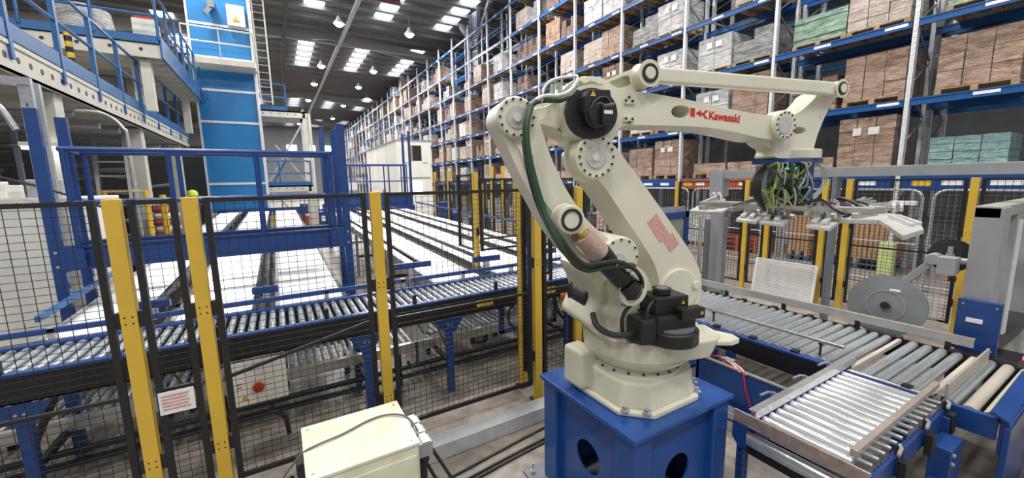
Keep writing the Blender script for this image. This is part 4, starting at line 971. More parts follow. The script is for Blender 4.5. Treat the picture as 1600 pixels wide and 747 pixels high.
# corner conveyor
nc = thing('corner_conveyor', (3.2, 1.0, 0), 'short roller table in the right foreground with bright polished rollers', 'conveyor')
QY0, QY1, QX0 = .76, 1.28, 2.50
POL = mat('polished_roller', (.86, .89, .91), .24, .6, var=.03)
q0 = MB().cyl((2.62, QY0+.02, KZ-.03), (2.62, QY1-.03, KZ-.03), .029, 20).build('roller', POL, nc)
for i in range(1, 15): q = q0.copy(); COL.objects.link(q); q.location.x = q0.location.x+.0885*i
MB().box((QX0+.02, QY1-.03, KZ-.2), (KX0-.05, QY1-.0, KZ-.04)).build('side_channel', BLUE, nc); MB().box((QX0+.02, QY1-.01, KZ-.04), (KX0-.03, QY1+.06, KZ-.03)).build('side_flange', BLUE, nc)
MB().box((QX0+.06, QY0-.09, KZ-.14), (KX0, QY0-.06, KZ-.02)).build('side_channel', BLUE, nc, bevel=.004)
MB().box((3.84, QY0, KZ-.05), (3.87, QY1, KZ-.005)).build('joint_strip', BLUE, nc)
hs = MB()
for i in range(26): hs.box((2.62+.047*i, QY0-.075, KZ-.0195), (2.64+.047*i, QY0-.065, KZ-.0185))
tag(hs.build('slot_row', BLK, nc), None, None, kind='stuff')
b0_ = MB().cyl((2.66, QY0-.05, KZ-.02), (2.66, QY0+.02, KZ-.02), .013, 10).build('roller_axle', GALV, nc)
for i in range(1, 14): q = b0_.copy(); COL.objects.link(q); q.location.x = b0_.location.x+.0885*i
MB().box((2.50, QY1-.035, KZ+.01), (4.0, QY1-.02, KZ+.07)).box((2.50, QY1-.035, KZ+.06), (4.0, QY1+.01, KZ+.07)).build('left_guide', ALU, nc, bevel=.003)
MB().box((2.60, QY0+.0, KZ+.02), (4.0, QY0+.035, KZ+.06)).build('right_guide', mat('warm_aluminium', (.50, .43, .38), .4, .5), nc, bevel=.004)
RUS = mat('rusty_angle', (.36, .30, .27), .5, .4, var=.2, scale=20)
MB().box((3.9, QY0-.06, KZ), (5.0, QY0-.045, KZ+.10)).box((3.9, QY0-.06, KZ), (5.0, QY0+.0, KZ+.01)).build('end_angle', mat('warm_aluminium_2', (.50, .45, .40), .4, .5), nc, bevel=.003)
MB().box((2.46, .66, KZ-.03), (2.475, 1.36, KZ+.05)).box((2.46, .66, KZ-.035), (2.55, 1.36, KZ-.025)).build('front_angle', RUS, nc, bevel=.003)
MB().cyl((2.50, .72, KZ-.13), (2.50, 1.30, KZ-.13), .045, 24).build('lower_roller', ZINC, nc)
MB().box((2.53, .66, KZ-.26), (2.56, 1.32, KZ-.2)).build('front_channel', BLK, nc)
for x in (2.9, 3.35, 3.75):
    for y, s in ((QY1+.05, 1), (QY0-.09, -1)):
        k_ = MB().cyl((x, y, KZ-.02), (x, y, KZ+.035), .02, 12).build('clamp_post', BLK if s < 0 else GALV, nc)
        MB().tube([(x-.0, y, KZ+.04), (x-.05, y+s*.02, KZ+.05), (x-.13, y+s*.03, KZ+.045)], .009).build('clamp_handle', GALV, k_)
        if s < 0: MB().box((x-.05, y-.05, KZ-.17), (x+.02, y-.01, KZ-.03)).build('clamp_block', BLK, k_, bevel=.006)
for x, y in ((2.50, 1.31), (2.52, .70), (3.7, .66)):
    l = MB().box((x-.03, y-.025, .0), (x+.03, y+.025, KZ-.05)).build('leg', BLUE, nc, bevel=.003)
    hs = MB()
    for i in range(9): hs.box((x-.031, y-.008, .08+.055*i), (x-.030, y+.008, .115+.055*i)).box((x-.008, y-.026, .08+.055*i), (x+.008, y-.025, .115+.055*i))
    tag(hs.build('slot_row', BLK, l), None, None, kind='stuff')
g = [(1.36, KZ-.03), (1.27, KZ-.03), (1.27, KZ-.18), (1.31, KZ-.2), (1.36, KZ-.14)]
MB().prism([(2.455, a, b) for a, b in g], [(2.465, a, b) for a, b in g]).build('gusset', BLUE, nc)
MB().box((2.6, .60, .3), (3.9, .64, .36)).build('lower_rail', BLUE, nc)
sp = thing('drive_guard', (3.6, .58, 0), 'deep blue sheet metal drive housing below the corner of the conveyors', 'drive housing')
MB().box((3.42, .56, .08), (3.66, .66, .56)).build('housing', BLUE, sp, bevel=.006)
for x, z in ((3.46, .52), (3.46, .46), (3.55, .3), (3.5, .14)): MB().cyl((x, .56, z), (x, .55, z), .012, 8).build('bolt', GALV, sp)
MB().box((3.40, .50, .26), (3.68, .56, .275)).build('shelf', BLUE, sp)
for x in (3.45, 3.63): MB().box((x-.02, .58, 0), (x+.02, .64, .09)).build('foot', BLK, sp)
# ================================================================ RIGHT-HAND MACHINERY
gn = thing('portal_frame', (6.2, 2.0, 0), 'long grey overhead beam on columns passing behind the gripper', 'portal frame')
MB().box((6.14, -1.2, 2.23), (6.28, 4.0, 2.35)).build('overhead_beam', GREY, gn, bevel=.004)
for y in (3.9, 2.32, -1.0): MB().box((6.14, y-(.06 if y > 3 else .02), 0), (6.28, y+(.08 if y > 3 else .03), 2.23)).build('column', GREY if y > 3 else GREYB, gn, bevel=.004)
MB().box((6.12, 3.8, 1.95), (6.30, 4.02, 2.37)).build('corner_plate', GREY, gn)
# wrapper: column, head beam, arm with reels
wr_ = thing('wrapping_machine', (5.42, .86, 0), 'grey portal wrapping machine with blue base panel at the right edge', 'machine')
MB().box((5.30, .78, .0), (5.55, .955, 1.95)).build('column', GREY, wr_, bevel=.006)
MB().box((5.30, .80, 1.86), (7.4, .955, 1.96)).build('head_beam', mat('warm_grey_steel', (.36, .34, .31), .45, .2), wr_, bevel=.004)
MB().box((5.24, .70, .66), (5.29, .965, 1.13)).build('base_panel', BLUE, wr_, bevel=.006)
bp = MB().box((5.235, .80, .93), (5.24, .90, .97)).build('small_plate', WHITE, wr_)
for y in (.73, .93):
    for z in (.70, 1.09): MB().cyl((5.24, y, z), (5.232, y, z), .009, 8).build('bolt', GALV, wr_)
for x in (6.0, 7.2): MB().box((x, .80, 0), (x+.22, .93, 1.86)).build('inner_column', GREY, wr_, bevel=.005)
for x in (6.06, 6.13): MB().box((x, .785, .45), (x+.025, .80, 1.80)).build('guide_strip', WHITE, wr_)
MB().box((5.55, .76, .55), (7.3, .95, .66)).build('sill', BLK, wr_)
MB().box((5.45, .60, .0), (5.85, .76, .58)).build('black_housing', BLK, wr_, bevel=.01)
MB().cyl((5.62, .595, .60), (5.62, .59, .60), .018, 12).build('red_lamp', LEDR, wr_); MB().cyl((5.075, .93, .70), (5.065, .93, .70), .014, 12).build('red_lamp', LEDR, wr_)
MB().box((5.2, 1.0, 1.33), (5.34, 1.12, 1.49)).build('bracket_plate', GREY, wr_, bevel=.004)
ra0 = V((5.36, 1.02, 1.48)); ra1 = V((5.36, 1.44, .98))
MB().cyl(V((5.36, .95, 1.45)), V((5.36, 1.22, 1.44)), .03, 16).build('pivot_shaft', GREY, wr_)
MB().beam((5.38, 1.17, 1.44), (5.38, 1.42, 1.10), .05, .06).build('reel_arm', GREY, wr_, bevel=.006)
MB().cyl((5.33, 1.18, 1.44), (5.45, 1.18, 1.44), .055, 20).build('arm_knuckle', GREY, wr_, bevel=.006)
nd = V((-.97, -.08, .18)).normalized()
def disc(c, r, w, m, name, parent, hubm):
    c = V(c); MB().cyl(c-nd*w, c, r, 56).build(name, m, parent, bevel=.012, seg=3)
    MB().ring(c, c+nd*.006, r*.52, r*.49, 40).build('pressed_ring', ALU, parent)
    MB().cyl(c, c+nd*.03, .035, 20).cyl(c+nd*.02, c+nd*.045, .018, 6).build('spindle_nut', hubm, parent)
    return c
rl_ = thing('strapping_reel', (5.3, 1.42, .60), 'large round grey metal reel tilted over the edge of the outfeed conveyor', 'reel')
c = at(1383, 477, x=5.26); disc(c, .295, .07, mat('reel_grey', (.26, .28, .30), .4, .45), 'flange_disc', rl_, BLK)
MB().cyl(c-nd*.12, c-nd*.045, .12, 32).build('core', BLK, rl_); MB().cyl(c-nd*.15, c-nd*.12, .29, 56).build('rear_flange', GREY, rl_, bevel=.006)
MB().beam(c+nd*.012+V((-.03, 0, -.02)), c+nd*.03+V((.0, -.05, .0)), .03, .02).build('wing_nut', BLK, rl_)
q = c+V((0, 0, .17))+nd*.004; e1 = nd.cross(V((0, 0, 1))).normalized(); MB().beam(q-e1*.04-e1*.06, q+e1*.04-e1*.06, .02, .006, up=tuple(nd)).build('reel_label', WHITE, rl_)
MB().cyl(c-nd*.16, V((5.40, 1.42, 1.06)), .022, 12).build('reel_stem', GREY, rl_)
r2 = thing('film_reel', (5.45, 1.06, 1.44), 'smaller black reel on the arm beside the grey wrapper column', 'reel')
c2 = at(1485, 399, x=5.50); MB().cyl(c2-nd*.03, c2, .15, 44).build('flange_disc', BLK, r2, bevel=.006); MB().cyl(c2, c2+nd*.03, .03, 16).build('spindle_nut', ALU, r2)
MB().beam(c2+nd*.04+V((0, 0, .08)), c2+nd*.04-V((0, 0, .02)), .035, .02).build('strap_plate', GREY, r2)
# clear film running down from the reel
FILM = bpy.data.materials.new('clear_film'); FILM.use_nodes = True; b_ = FILM.node_tree.nodes['Principled BSDF']
b_.inputs['Base Color'].default_value = (.9, .9, .9, 1); b_.inputs['Alpha'].default_value = .22; b_.inputs['Roughness'].default_value = .2
solo('stretch_film', MB().box((5.5, 1.13, .62), (5.504, 1.22, 1.36)), FILM, 'strip of clear stretch film hanging from the black reel', 'film')
# blue framed guard near the robot
bg_ = thing('framed_guard', (5.3, 4.2, 0), 'grey panel in a thick blue frame standing behind the lower robot arm', 'guard panel')
MB().box((4.55, 4.28, .3), (5.88, 4.31, 1.62)).build('panel_sheet', mat('smoky_panel', (.25, .24, .23), .25), bg_)
for a, b in (((4.5, .0), (4.58, 1.70)), ((5.86, .0), (5.96, 1.70)), ((4.5, 1.60), (5.96, 1.70)), ((4.5, .28), (5.96, .36))): MB().box((a[0], 4.25, a[1]), (b[0], 4.34, b[1])).build('blue_bar', BLUE, bg_, bevel=.006)
solo('flat_tray', MB().box((4.4, 4.36, 1.70), (6.0, 4.9, 1.73)).box((4.4, 4.36, 1.73), (6.0, 4.38, 1.78)).box((4.5, 4.7, 0), (4.56, 4.76, 1.7)).box((5.84, 4.7, 0), (5.9, 4.76, 1.7)), GALV, 'flat galvanised tray table behind the blue framed guard', 'tray')
solo('silver_tube', MB().cyl((6.06, 4.1, 0), (6.06, 4.1, 1.62), .035, 16), ALU, 'upright silver tube between the blue framed guard and the grey column', 'tube')
solo('sheet_housing', MB().box((6.3, 4.02, 0), (6.7, 4.2, 1.55)), GREYB, 'tall dark grey sheet housing beside the left portal column', 'housing', bevel=.005)
# leaning white grille
gl = thing('white_grille', (7.65, 3.55, 0), 'white slatted grille panel leaning against the fence behind the conveyor', 'grille')
MB().beam((7.60, 3.05, .0), (7.72, 3.05, .74), .03, .04, up=(0, 1, 0)).build('side_bar', WHITE, gl); MB().beam((7.60, 4.02, .0), (7.72, 4.02, .74), .03, .04, up=(0, 1, 0)).build('side_bar', WHITE, gl)
for i in range(22): z = .03+.033*i; MB().box((7.60+.12*z/.74-.012, 3.05, z), (7.60+.12*z/.74+.008, 4.02, z+.025)).build('slat', WHITE, gl)
# ================================================================ GROUND LEVEL OF THE RACKING
def tubegate(x, y0, y1, label, zt=1.95):
    t = thing('rack_gate', (x, (y0+y1)/2, 0), label, 'mesh gate', 'grey tube mesh gates in front of the racking')
    r = .18; P = [(x, y0, 0), (x, y0, zt-r)]+[(x, y0+r-r*math.cos(a*PI/12), zt-r+r*math.sin(a*PI/12)) for a in range(1, 7)]+[(x, y1-r+r*math.sin(a*PI/12), zt-r+r*math.cos(a*PI/12)) for a in range(0, 7)]+[(x, y1, 0)]
    MB().tube(P, .022, 10).build('tube_frame', GALV, t)
    MB().cyl((x, y0, .9), (x, y1, .9), .014, 8).build('mid_tube', GALV, t); MB().cyl((x, y0, .12), (x, y1, .12), .014, 8).build('bottom_tube', GALV, t)
    mb = MB(); n = int((y1-y0)/.09)
    for i in range(1, n): y = y0+(y1-y0)*i/n; mb.beam((x, y, .1), (x, y, zt-.04), .005, .005, up=(0, 1, 0))
    for j in range(1, 20): z = .1+(zt-.1)*j/20; mb.beam((x, y0, z), (x, y1, z), .005, .005)
    mb.build('wire_mesh', GREYB, t); return t
for i, (a, b) in enumerate(((-.1, 2.41), (2.56, 4.9), (5.05, 7.4), (7.55, 9.9))): tubegate(10.5, a, b, 'rounded grey tube mesh gate before the racking, %s from the right edge' % ORD[i+1])
solo('gate_sign', MB().box((10.46, 2.62, 1.66), (10.475, 2.98, 1.74)), WHITE, 'small white sign strip on the second rounded mesh gate', 'sign')
PT = [mat('blue_pallet', (.03, .09, .16), .7), WOOD, ORANGE]
def gload(x, y, w, d, h, m, label, pal=1, n=1, nx=3, nz=2, group=None, slats=False):
    t = thing('pallet_load', (x, y, 0), label, 'pallet load', group); p0 = 0.
    for k in range(n):
        mb = pallet_mb(w, d); mb.v = [v+V((x, y, .145*k)) for v in mb.v]; mb.build('pallet', PT[pal if k else (0 if n > 1 and pal != 2 else pal)], t)
    if h:
        r = random.Random(int(x*10+y*7)); mb = MB(); z0 = .145*n
        for k in range(nz):
            for i in range(nx): mb.box((x-d/2+r.uniform(0, .02), y-w/2+w*i/nx+.006, z0+h*k/nz+.004), (x+d/2, y-w/2+w*(i+1)/nx-.006, z0+h*(k+1)/nz-.003))
        mb.build('goods', m, t)
    return t
CR = mat('slatted_crate_wood', (.38, .22, .11), .7, var=.15, scale=12)
gload(12.45, 3.95, 1.15, 1.0, .95, CR, 'slatted brown crate on pallets under the racking, behind the gripper', n=2, nx=12, nz=1)
gload(12.45, 5.2, .5, 1.0, .9, CR, 'narrow slatted brown crate on a pallet left of the larger crate', n=2, nx=5, nz=1)
gload(10.9+1.6, 6.9, 1.2, 1.0, 0, None, 'stack of orange red pallets on the floor under the racking', pal=2, n=3)
gload(12.5, 8.3, 1.2, 1.0, .95, WW, 'white wrapped load on the floor under the racking, left of the orange pallets', nx=2, nz=5)
gload(12.5, 9.7, 1.0, 1.0, 1.0, WW, 'second white wrapped floor load, farther left under the racking', nx=2, nz=5)
gload(12.5, 1.7, 1.6, 1.0, .7, WW, 'low white wrapped load on the floor under the rightmost rack bay', nx=3, nz=5)
for i in range(9):
    m_, nm_ = ((WB, 'brown'), (WG, 'grey'), (WW, 'white'), (WP, 'pale'))[i % 4]
    gload(12.5, 12.6+1.9*i, 1.1, 1.0, [.9, .6, 1.1][i % 3], m_, '%s wrapped floor load under the racking, %s beyond the white pair' % (nm_, ORD[i+1]), nx=2, nz=3)
solo('post_protector', MB().box((11.66, 3.20, 0), (11.82, 3.46, .72)), mat('pale_lime_guard', (.55, .62, .25), .5), 'pale lime upright protector round the foot of a rack post', 'post protector', bevel=.01)
solo('floor_block', MB().box((9.2, 5.75, 0), (9.5, 6.05, .12)).box((9.25, 5.85, .12), (9.5, 6.05, .18)), YEL, 'small yellow block on the floor beyond the fence', 'block')
solo('floor_strip', MB().box((8.6, -1, 0), (8.7, 14, .004)), YEL, 'painted yellow line on the floor in the forklift aisle', 'line')
# ================================================================ RIGHT EDGE: post, bracket and yellow frame
t = thing('corner_post', (4.9, .36, 0), 'blue steel post with grey rod at the far right edge', 'post')
MB().box((4.86, .36, 0), (4.93, .42, .62)).build('post', BLUE, t); MB().cyl((4.95, .48, .6), (4.95, .48, .95), .018, 10).build('rod', GALV, t); MB().ring((4.95, .46, .97), (4.95, .50, .97), .05, .035).build('ring_handle', GALV, t)
t = thing('yellow_stand', (4.5, .12, 0), 'yellow steel stand in the bottom right corner', 'stand')
MB().box((4.25, .05, .30), (4.7, .30, .42)).build('cross_beam', YEL, t, bevel=.006)
for x in (4.28, 4.62): MB().box((x, .06, 0), (x+.08, .14, .3)).build('leg', YEL, t, bevel=.006)
# ================================================================ LIFT TOWER
tw = thing('lift_tower', (-1.2, 18.7, 0), 'tall bright blue panelled lift tower with pale seams', 'tower')
tx0, tx1, ty0, ty1 = -2.12, -.36, 18.0, 19.5
z = .2; i = 0
while z < 12.5:
    MB().box((tx0, ty0, z), (tx1, ty1, z+1.02)).build('blue_panel', TBLUE, tw); MB().box((tx0-.01, ty0-.02, z+1.02), (tx1+.01, ty1, z+1.10)).build('seam_strip', GALV2, tw); z += 1.10; i += 1
for x in (tx0-.04, tx1+.0): MB().box((x, ty0-.05, 0), (x+.06, ty0+.03, 12.6)).build('corner_trim', GALV2, tw)
MB().box((tx1, ty0, 0), (tx1+.08, ty1, 12.6)).build('side_frame', GALV2, tw)
MB().box((tx0-.1, ty0-1.0, 6.32), (tx1+.1, ty0-.05, 6.50)).build('landing', STR, tw)
for z in (7.0, 7.45): MB().cyl((tx0-.1, ty0-.98, z), (tx1+.1, ty0-.98, z), .025, 8).build('hand_rail', ALU, tw)
for x in (tx0-.1, (tx0+tx1)/2, tx1+.1): MB().cyl((x, ty0-.98, 6.5), (x, ty0-.98, 7.45), .022, 8).build('stanchion', ALU, tw)
hb = thing('control_box', (-.72, 17.9, 7.7), 'cream control box with yellow warning triangle high on the blue tower', 'control box')
MB().box((-.98, 17.75, 7.85), (-.45, 17.98, 8.55)).build('enclosure', STR, hb, bevel=.01)
c = V((-.71, 17.745, 8.1)); fr = [c+V((a*.10, 0, b*.10)) for a, b in ((-1, -.8), (1, -.8), (0, 1))]; MB().prism(fr, [p-V((0, .01, 0)) for p in fr]).build('warning_triangle', YEL, hb)
MB().box((-1.5, 17.7, 8.35), (-1.3, 17.98, 8.6)).beam((-1.4, 17.8, 8.4), (-1.6, 17.7, 8.1), .12, .12).build('hoist_motor', GREYB, hb)
ld = thing('caged_ladder', (.0, 18.6, 4.5), 'tall aluminium ladder on the right side of the blue tower', 'ladder')
for x in (-.22, .16): MB().box((x-.025, 18.6, 5.4), (x+.025, 18.66, 12)).build('side_rail', ALU, ld)
for i in range(24): MB().cyl((-.22, 18.63, 5.5+.27*i), (.16, 18.63, 5.5+.27*i), .016, 8).build('rung', ALU, ld)
# steelwork platform right of the tower
sp_ = thing('steel_platform', (.5, 19.5, 0), 'cream steel platform tower with blue railing right of the lift', 'platform')
for z in (5.0, 2.0):
    MB().box((-.35, 19.0, z), (1.35, 19.06, z+.26)).box((-.35, 20.6, z), (1.35, 20.66, z+.26)).box((-.35, 19, z+.2), (1.35, 20.66, z+.26)).build('deck_beam', STR, sp_)
    for i in range(6): MB().cyl((-.2+.28*i, 18.995, z+.13), (-.2+.28*i, 18.99, z+.13), .03, 10).build('web_hole', GREYB, sp_)
for x in (1.22, 1.42):
    for y in (19.0, 20.6): MB().box((x-.05, y, 0), (x+.05, y+.1, 5.2)).build('column', STR, sp_)
for a, b in (((-.3, 2.3), (1.2, 4.9)), ((1.2, 2.3), (.1, 3.9)), ((-.3, 2.2), (1.2, .2))): MB().beam((a[0], 19.05, a[1]), (b[0], 19.05, b[1]), .06, .06).build('diagonal_brace', GALV, sp_)
for z, x1 in ((5.26, .62), (2.26, 1.3)):
    for zz in (.5, 1.0): MB().cyl((-.35, 19.0, z+zz), (x1, 19.0, z+zz), .03, 8).build('hand_rail', MBLUE, sp_)
    for x in (-.35, .15, x1): MB().cyl((x, 19.0, z), (x, 19.0, z+1.0), .03, 8).build('stanchion', MBLUE, sp_)
    MB().box((-.35, 18.98, z), (x1, 19.0, z+.15)).build('kick_plate', MBLUE, sp_)
MB().beam((-.3, 19.6, 2.0), (.6, 19.6, 3.6), .5, .06).build('stair_flight', MBLUE, sp_)
# ================================================================ MEZZANINE on the left
MX = -2.5
mz = thing('mezzanine', (-4, 10, 0), 'raised mezzanine walkway on cream columns with blue handrail at upper left', 'mezzanine')
MB().box((-16, 5.6, 3.92), (MX, 17.9, 4.0)).build('deck', STR, mz)
MB().box((MX-.02, 5.6, 3.97), (MX+.02, 17.9, 4.17)).build('kick_plate', MBLUE, mz)
MB().box((MX-.06, 5.6, 3.60), (MX, 17.9, 3.63)).box((MX-.02, 5.6, 3.6), (MX, 17.9, 3.95)).box((MX-.06, 5.6, 3.9), (MX+.02, 17.9, 3.95)).build('edge_beam', STR, mz)
for i in range(43): MB().cyl((MX, 5.8+.28*i, 3.77), (MX+.004, 5.8+.28*i, 3.77), .04, 10).build('web_hole', BLK, mz)
for i in range(15): y = 5.9+.85*i; MB().box((-16, y-.03, 3.6), (MX-.05, y+.03, 3.92)).build('joist', STR, mz)
for y in (8.35, 12.5, 16.7):
    for x in (MX-.22, -7.5): MB().box((x-.14, y-.14, 0), (x+.14, y+.14, 3.6)).build('column', STR, mz, bevel=.006)
for z in (4.62, 5.1): MB().cyl((MX, 5.6, z), (MX, 17.9, z), .026, 8).build('hand_rail', MBLUE, mz)
for i in range(10): y = 5.7+1.34*i; MB().box((MX-.03, y-.035, 3.75), (MX+.03, y+.035, 5.1)).build('stanchion', MBLUE, mz)
# upper platform across the back of the mezzanine
up_ = thing('upper_platform', (-4, 13.5, 5.3), 'higher cream platform with blue edge and railings above the mezzanine', 'platform')
MB().box((-12, 12.0, 5.42), (-1.95, 12.04, 5.58)).build('kick_plate', MBLUE, up_)
MB().box((-12, 12.04, 5.12), (-1.95, 12.10, 5.42)).box((-12, 12.04, 5.40), (-1.95, 17.8, 5.46)).build('deck', STR, up_)
for i in range(9): y = 12.4+.62*i; MB().box((-12, y-.03, 5.1), (-2.0, y+.03, 5.4)).build('joist', STR, up_)
for i in range(14): MB().cyl((-2.3-.5*i, 12.035, 5.28), (-2.3-.5*i, 12.03, 5.28), .035, 10).build('web_hole', BLK, up_)
MB().box((-1.97, 12.0, 5.12), (-1.93, 17.8, 5.58)).build('side_beam', MBLUE, up_)
for z in (6.0, 6.5): MB().cyl((-12, 12.0, z), (-1.95, 12.0, z), .026, 8).build('hand_rail', MBLUE, up_); MB().cyl((-1.95, 12.0, z), (-1.95, 17.8, z), .026, 8).build('hand_rail', MBLUE, up_)
for i in range(10): MB().cyl((-1.97-1.05*i, 12.0, 5.5), (-1.97-1.05*i, 12.0, 6.5), .03, 8).build('stanchion', MBLUE, up_)
for i in range(6): MB().cyl((-1.95, 12.9+.95*i, 5.5), (-1.95, 12.9+.95*i, 6.5), .03, 8).build('stanchion', MBLUE, up_)
for x, y in ((-2.3, 12.3), (-2.3, 16.8), (-7.5, 12.2)): MB().box((x-.09, y-.09, 4.0), (x+.09, y+.09, 5.10)).build('column', STR, up_)
solo('white_bag', MB().lathe([(0, 0), (.42, .02), (.5, .3), (.46, .62), (.2, .72), (0, .7)], (-3.3, 12.6, 5.46), 18), WW, 'white sack on the upper platform behind the railing', 'bag')
solo('white_bin', MB().box((-2.45, 12.3, 5.46), (-2.05, 12.8, 6.0)), OFFW, 'white bin with papers at the corner of the upper platform', 'bin', bevel=.01)
solo('red_folder', MB().box((-2.42, 12.35, 6.0), (-2.1, 12.75, 6.06)), RED, 'red folder on top of the white bin on the upper platform', 'folder')
sc_ = thing('monitor', (-3.05, 6.6, 4.2), 'small monitor with a glowing cyan screen on the mezzanine', 'monitor')
MB().box((-3.2, 6.6, 4.42), (-2.85, 6.64, 4.66)).build('casing', BLK, sc_); MB().box((-3.18, 6.59, 4.44), (-2.87, 6.6, 4.64)).build('screen', SCREEN, sc_); MB().box((-3.05, 6.6, 4.0), (-3.0, 6.64, 4.42)).build('stand', GREY, sc_)
solo('white_board', MB().box((-2.75, 13.2, 4.25), (-2.72, 14.9, 5.55)), WHITE, 'large white board leaning behind the mezzanine handrail', 'board')
hz = thing('striped_post', (-2.9, 10.2, 4.0), 'yellow and black striped post on the mezzanine', 'post')
MB().cyl((-2.9, 10.2, 4.0), (-2.9, 10.2, 4.95), .05, 12).build('post', YEL, hz)
for i in range(5): MB().cyl((-2.9, 10.2, 4.08+.18*i), (-2.9, 10.2, 4.17+.18*i), .052, 12).build('black_band', BLK, hz)
for i, (x, y) in enumerate(((-3.8, 9.0), (-5.2, 7.5), (-4.6, 11), (-3.6, 14.6), (-4.4, 6.3))):
    t = thing('shelf_trolley', (x, y, 4.0), 'grey wire trolley standing on the mezzanine deck, %s along the walkway' % ORD[i+1], 'trolley', 'trolleys on the mezzanine')
    for a in (-.3, .3):
        for b in (-.4, .4): MB().cyl((x+a, y+b, 4.0), (x+a, y+b, 5.1), .02, 8).build('upright', GREY, t)
    for z in (4.2, 4.65, 5.05): MB().box((x-.32, y-.42, z), (x+.32, y+.42, z+.03)).build('shelf', GREYB, t)
    MB().box((x-.25, y-.3, 4.23), (x+.2, y+.25, 4.5)).build('carton', WB, t)
# ---------------- things under the mezzanine
wm = thing('white_machine', (-4.2, 7.3, 0), 'big plain off-white machine housing behind the left fence', 'machine')
MB().box((-6.6, 6.9, .05), (-1.99, 7.9, 2.16)).build('housing', OFFW, wm, bevel=.01)
for x in (-3.05, -4.2, -5.4): MB().box((x-.006, 6.893, .1), (x+.006, 6.9, 2.1)).build('door_seam', GREY, wm)
MB().box((-6.6, 6.95, 0), (-2.05, 7.85, .05)).build('plinth', BLK, wm)
for i, (x, w_, h_, m_, lb) in enumerate(((-2.45, .3, .22, GALV, 'small galvanised valve block'), (-2.85, .18, .16, OFFW, 'little white canister'), (-3.1, .16, .2, OFFW, 'second little white canister'), (-3.5, .5, .45, GREYB, 'dark grey control unit'), (-4.2, .6, .5, BLK, 'black equipment box'))):
    solo('equipment_unit', MB().box((x-w_/2, 7.1, 2.16), (x+w_/2, 7.5, 2.16+h_)).box((x-w_/4, 7.15, 2.16+h_), (x+w_/4, 7.3, 2.2+h_)), m_, lb+' on top of the off-white machine', 'equipment', bevel=.01)
solo('hung_pipe', MB().tube(curve([(-3.6, 6.7, 2.75), (-3.0, 6.6, 2.55), (-2.3, 6.5, 2.3), (-1.75, 6.3, 2.05), (-1.5, 6.2, 1.85)]), .014), BLK, 'black sloping pipe dropping past the left blue posts', 'pipe')
t = thing('galvanised_gantry', (-2.6, 7.0, 0), 'galvanised goalpost of perforated channel at the left edge', 'gantry')
for x, y in ((-2.24, 6.5), (-2.28, 7.1-.3)): MB().box((x-.05, y-.03, 0), (x+.05, y+.03, 3.45)).build('post', GALV, t); 
MB().box((-4.5, 6.45, 3.37), (-2.2, 6.55, 3.45)).build('lintel', GALV, t)
MB().tube(curve([(-2.35, 6.45, 2.9), (-2.5, 6.45, 3.2), (-2.9, 6.45, 3.3), (-4, 6.45, 3.32)]), .03).build('curved_conduit', GALV, t)
for i in range(18): MB().box((-2.245, 6.464, .6+.15*i), (-2.235, 6.47, .63+.15*i)).build('slot', BLK, t)
t = thing('curved_conduit', (-1.95, 8.6, 0), 'thin galvanised pipe bending over near the first cream column', 'pipe')
MB().tube(curve([(-1.95, 8.6, 0), (-1.95, 8.6, 2.8), (-2.0, 8.6, 3.2), (-2.2, 8.6, 3.4), (-2.5, 8.6, 3.42)]), .02).build('pipe', GALV, t)
for z in (1.0, 2.2): MB().box((-2.0, 8.58, z), (-1.9, 8.66, z+.04)).build('pipe_clip', GALV, t)
lt = thing('tube_light', (-2.6, 8.3, 2.85), 'bright fluorescent tube light under the mezzanine beside the blue posts', 'light')
LM = emis('tube_glow', (1, .98, .92), 14)
MB().box((-2.9, 8.0, 2.80), (-2.45, 8.06, 2.84)).build('tube', LM, lt); MB().box((-2.92, 7.99, 2.84), (-2.43, 8.07, 2.90)).cyl((-2.7, 8.03, 2.9), (-2.7, 8.03, 3.6), .008, 6).build('fitting', OFFW, lt)
l2 = thing('tube_light', (-4.4, 9, 3.2), 'slanted dim tube light under the mezzanine at the left edge', 'light')
MB().beam((-4.9, 9, 3.05), (-4.2, 9, 3.0), .05, .04).build('tube', LM, l2); MB().beam((-4.9, 9, 3.09), (-4.2, 9, 3.04), .09, .03).cyl((-4.5, 9, 3.07), (-4.5, 9, 3.6), .008, 6).build('fitting', OFFW, l2)
solo('red_label_box', MB().box((-3.95, 8.1, 2.55), (-3.6, 8.3, 2.85)), mat('red_box', (.35, .03, .02), .5), 'red and orange box above the off-white machine at left', 'box', bevel=.01)
solo('orange_strip', MB().box((-3.95, 8.09, 2.42), (-3.6, 8.3, 2.55)), ORANGE, 'orange strip under the red box above the off-white machine', 'strip')
ls = thing('step_ladder', (-2.9, 11.5, 0), 'aluminium step ladder under the mezzanine between two cream columns', 'ladder')
for x in (-3.15, -2.65): MB().beam((x, 11.2, .9), (x-.25, 12.4, 3.5), .06, .10).build('side_rail', ALU, ls)
for i in range(9): f = i/8; MB().box((-3.15-.25*f, 11.2+1.2*f, .95+2.5*f), (-2.65-.25*f, 11.35+1.2*f, .98+2.5*f)).build('tread', ALU, ls)
for s in (-3.15, -2.65): MB().box((s-.02, 11.18, 0), (s+.02, 11.25, .95)).build('foot_post', ALU, ls)
solo('yellow_barrier', MB().tube([(-2.6, 9.6, 0), (-2.6, 9.6, 2.2), (-2.05, 9.6, 2.2), (-2.05, 9.6, 0)], .04, 8, False), YEL, 'yellow hoop barrier behind the blue guard frame at left', 'barrier')
solo('yellow_bollard', MB().cyl((-2.25, 11.8, 0), (-2.25, 11.8, 2.1), .06, 14), YEL, 'slim yellow bollard beside the step ladder', 'bollard')
tp = thing('wrapped_column_guard', (-2.28, 12.25, .5), 'red and white banded padding round the second cream column', 'column guard')
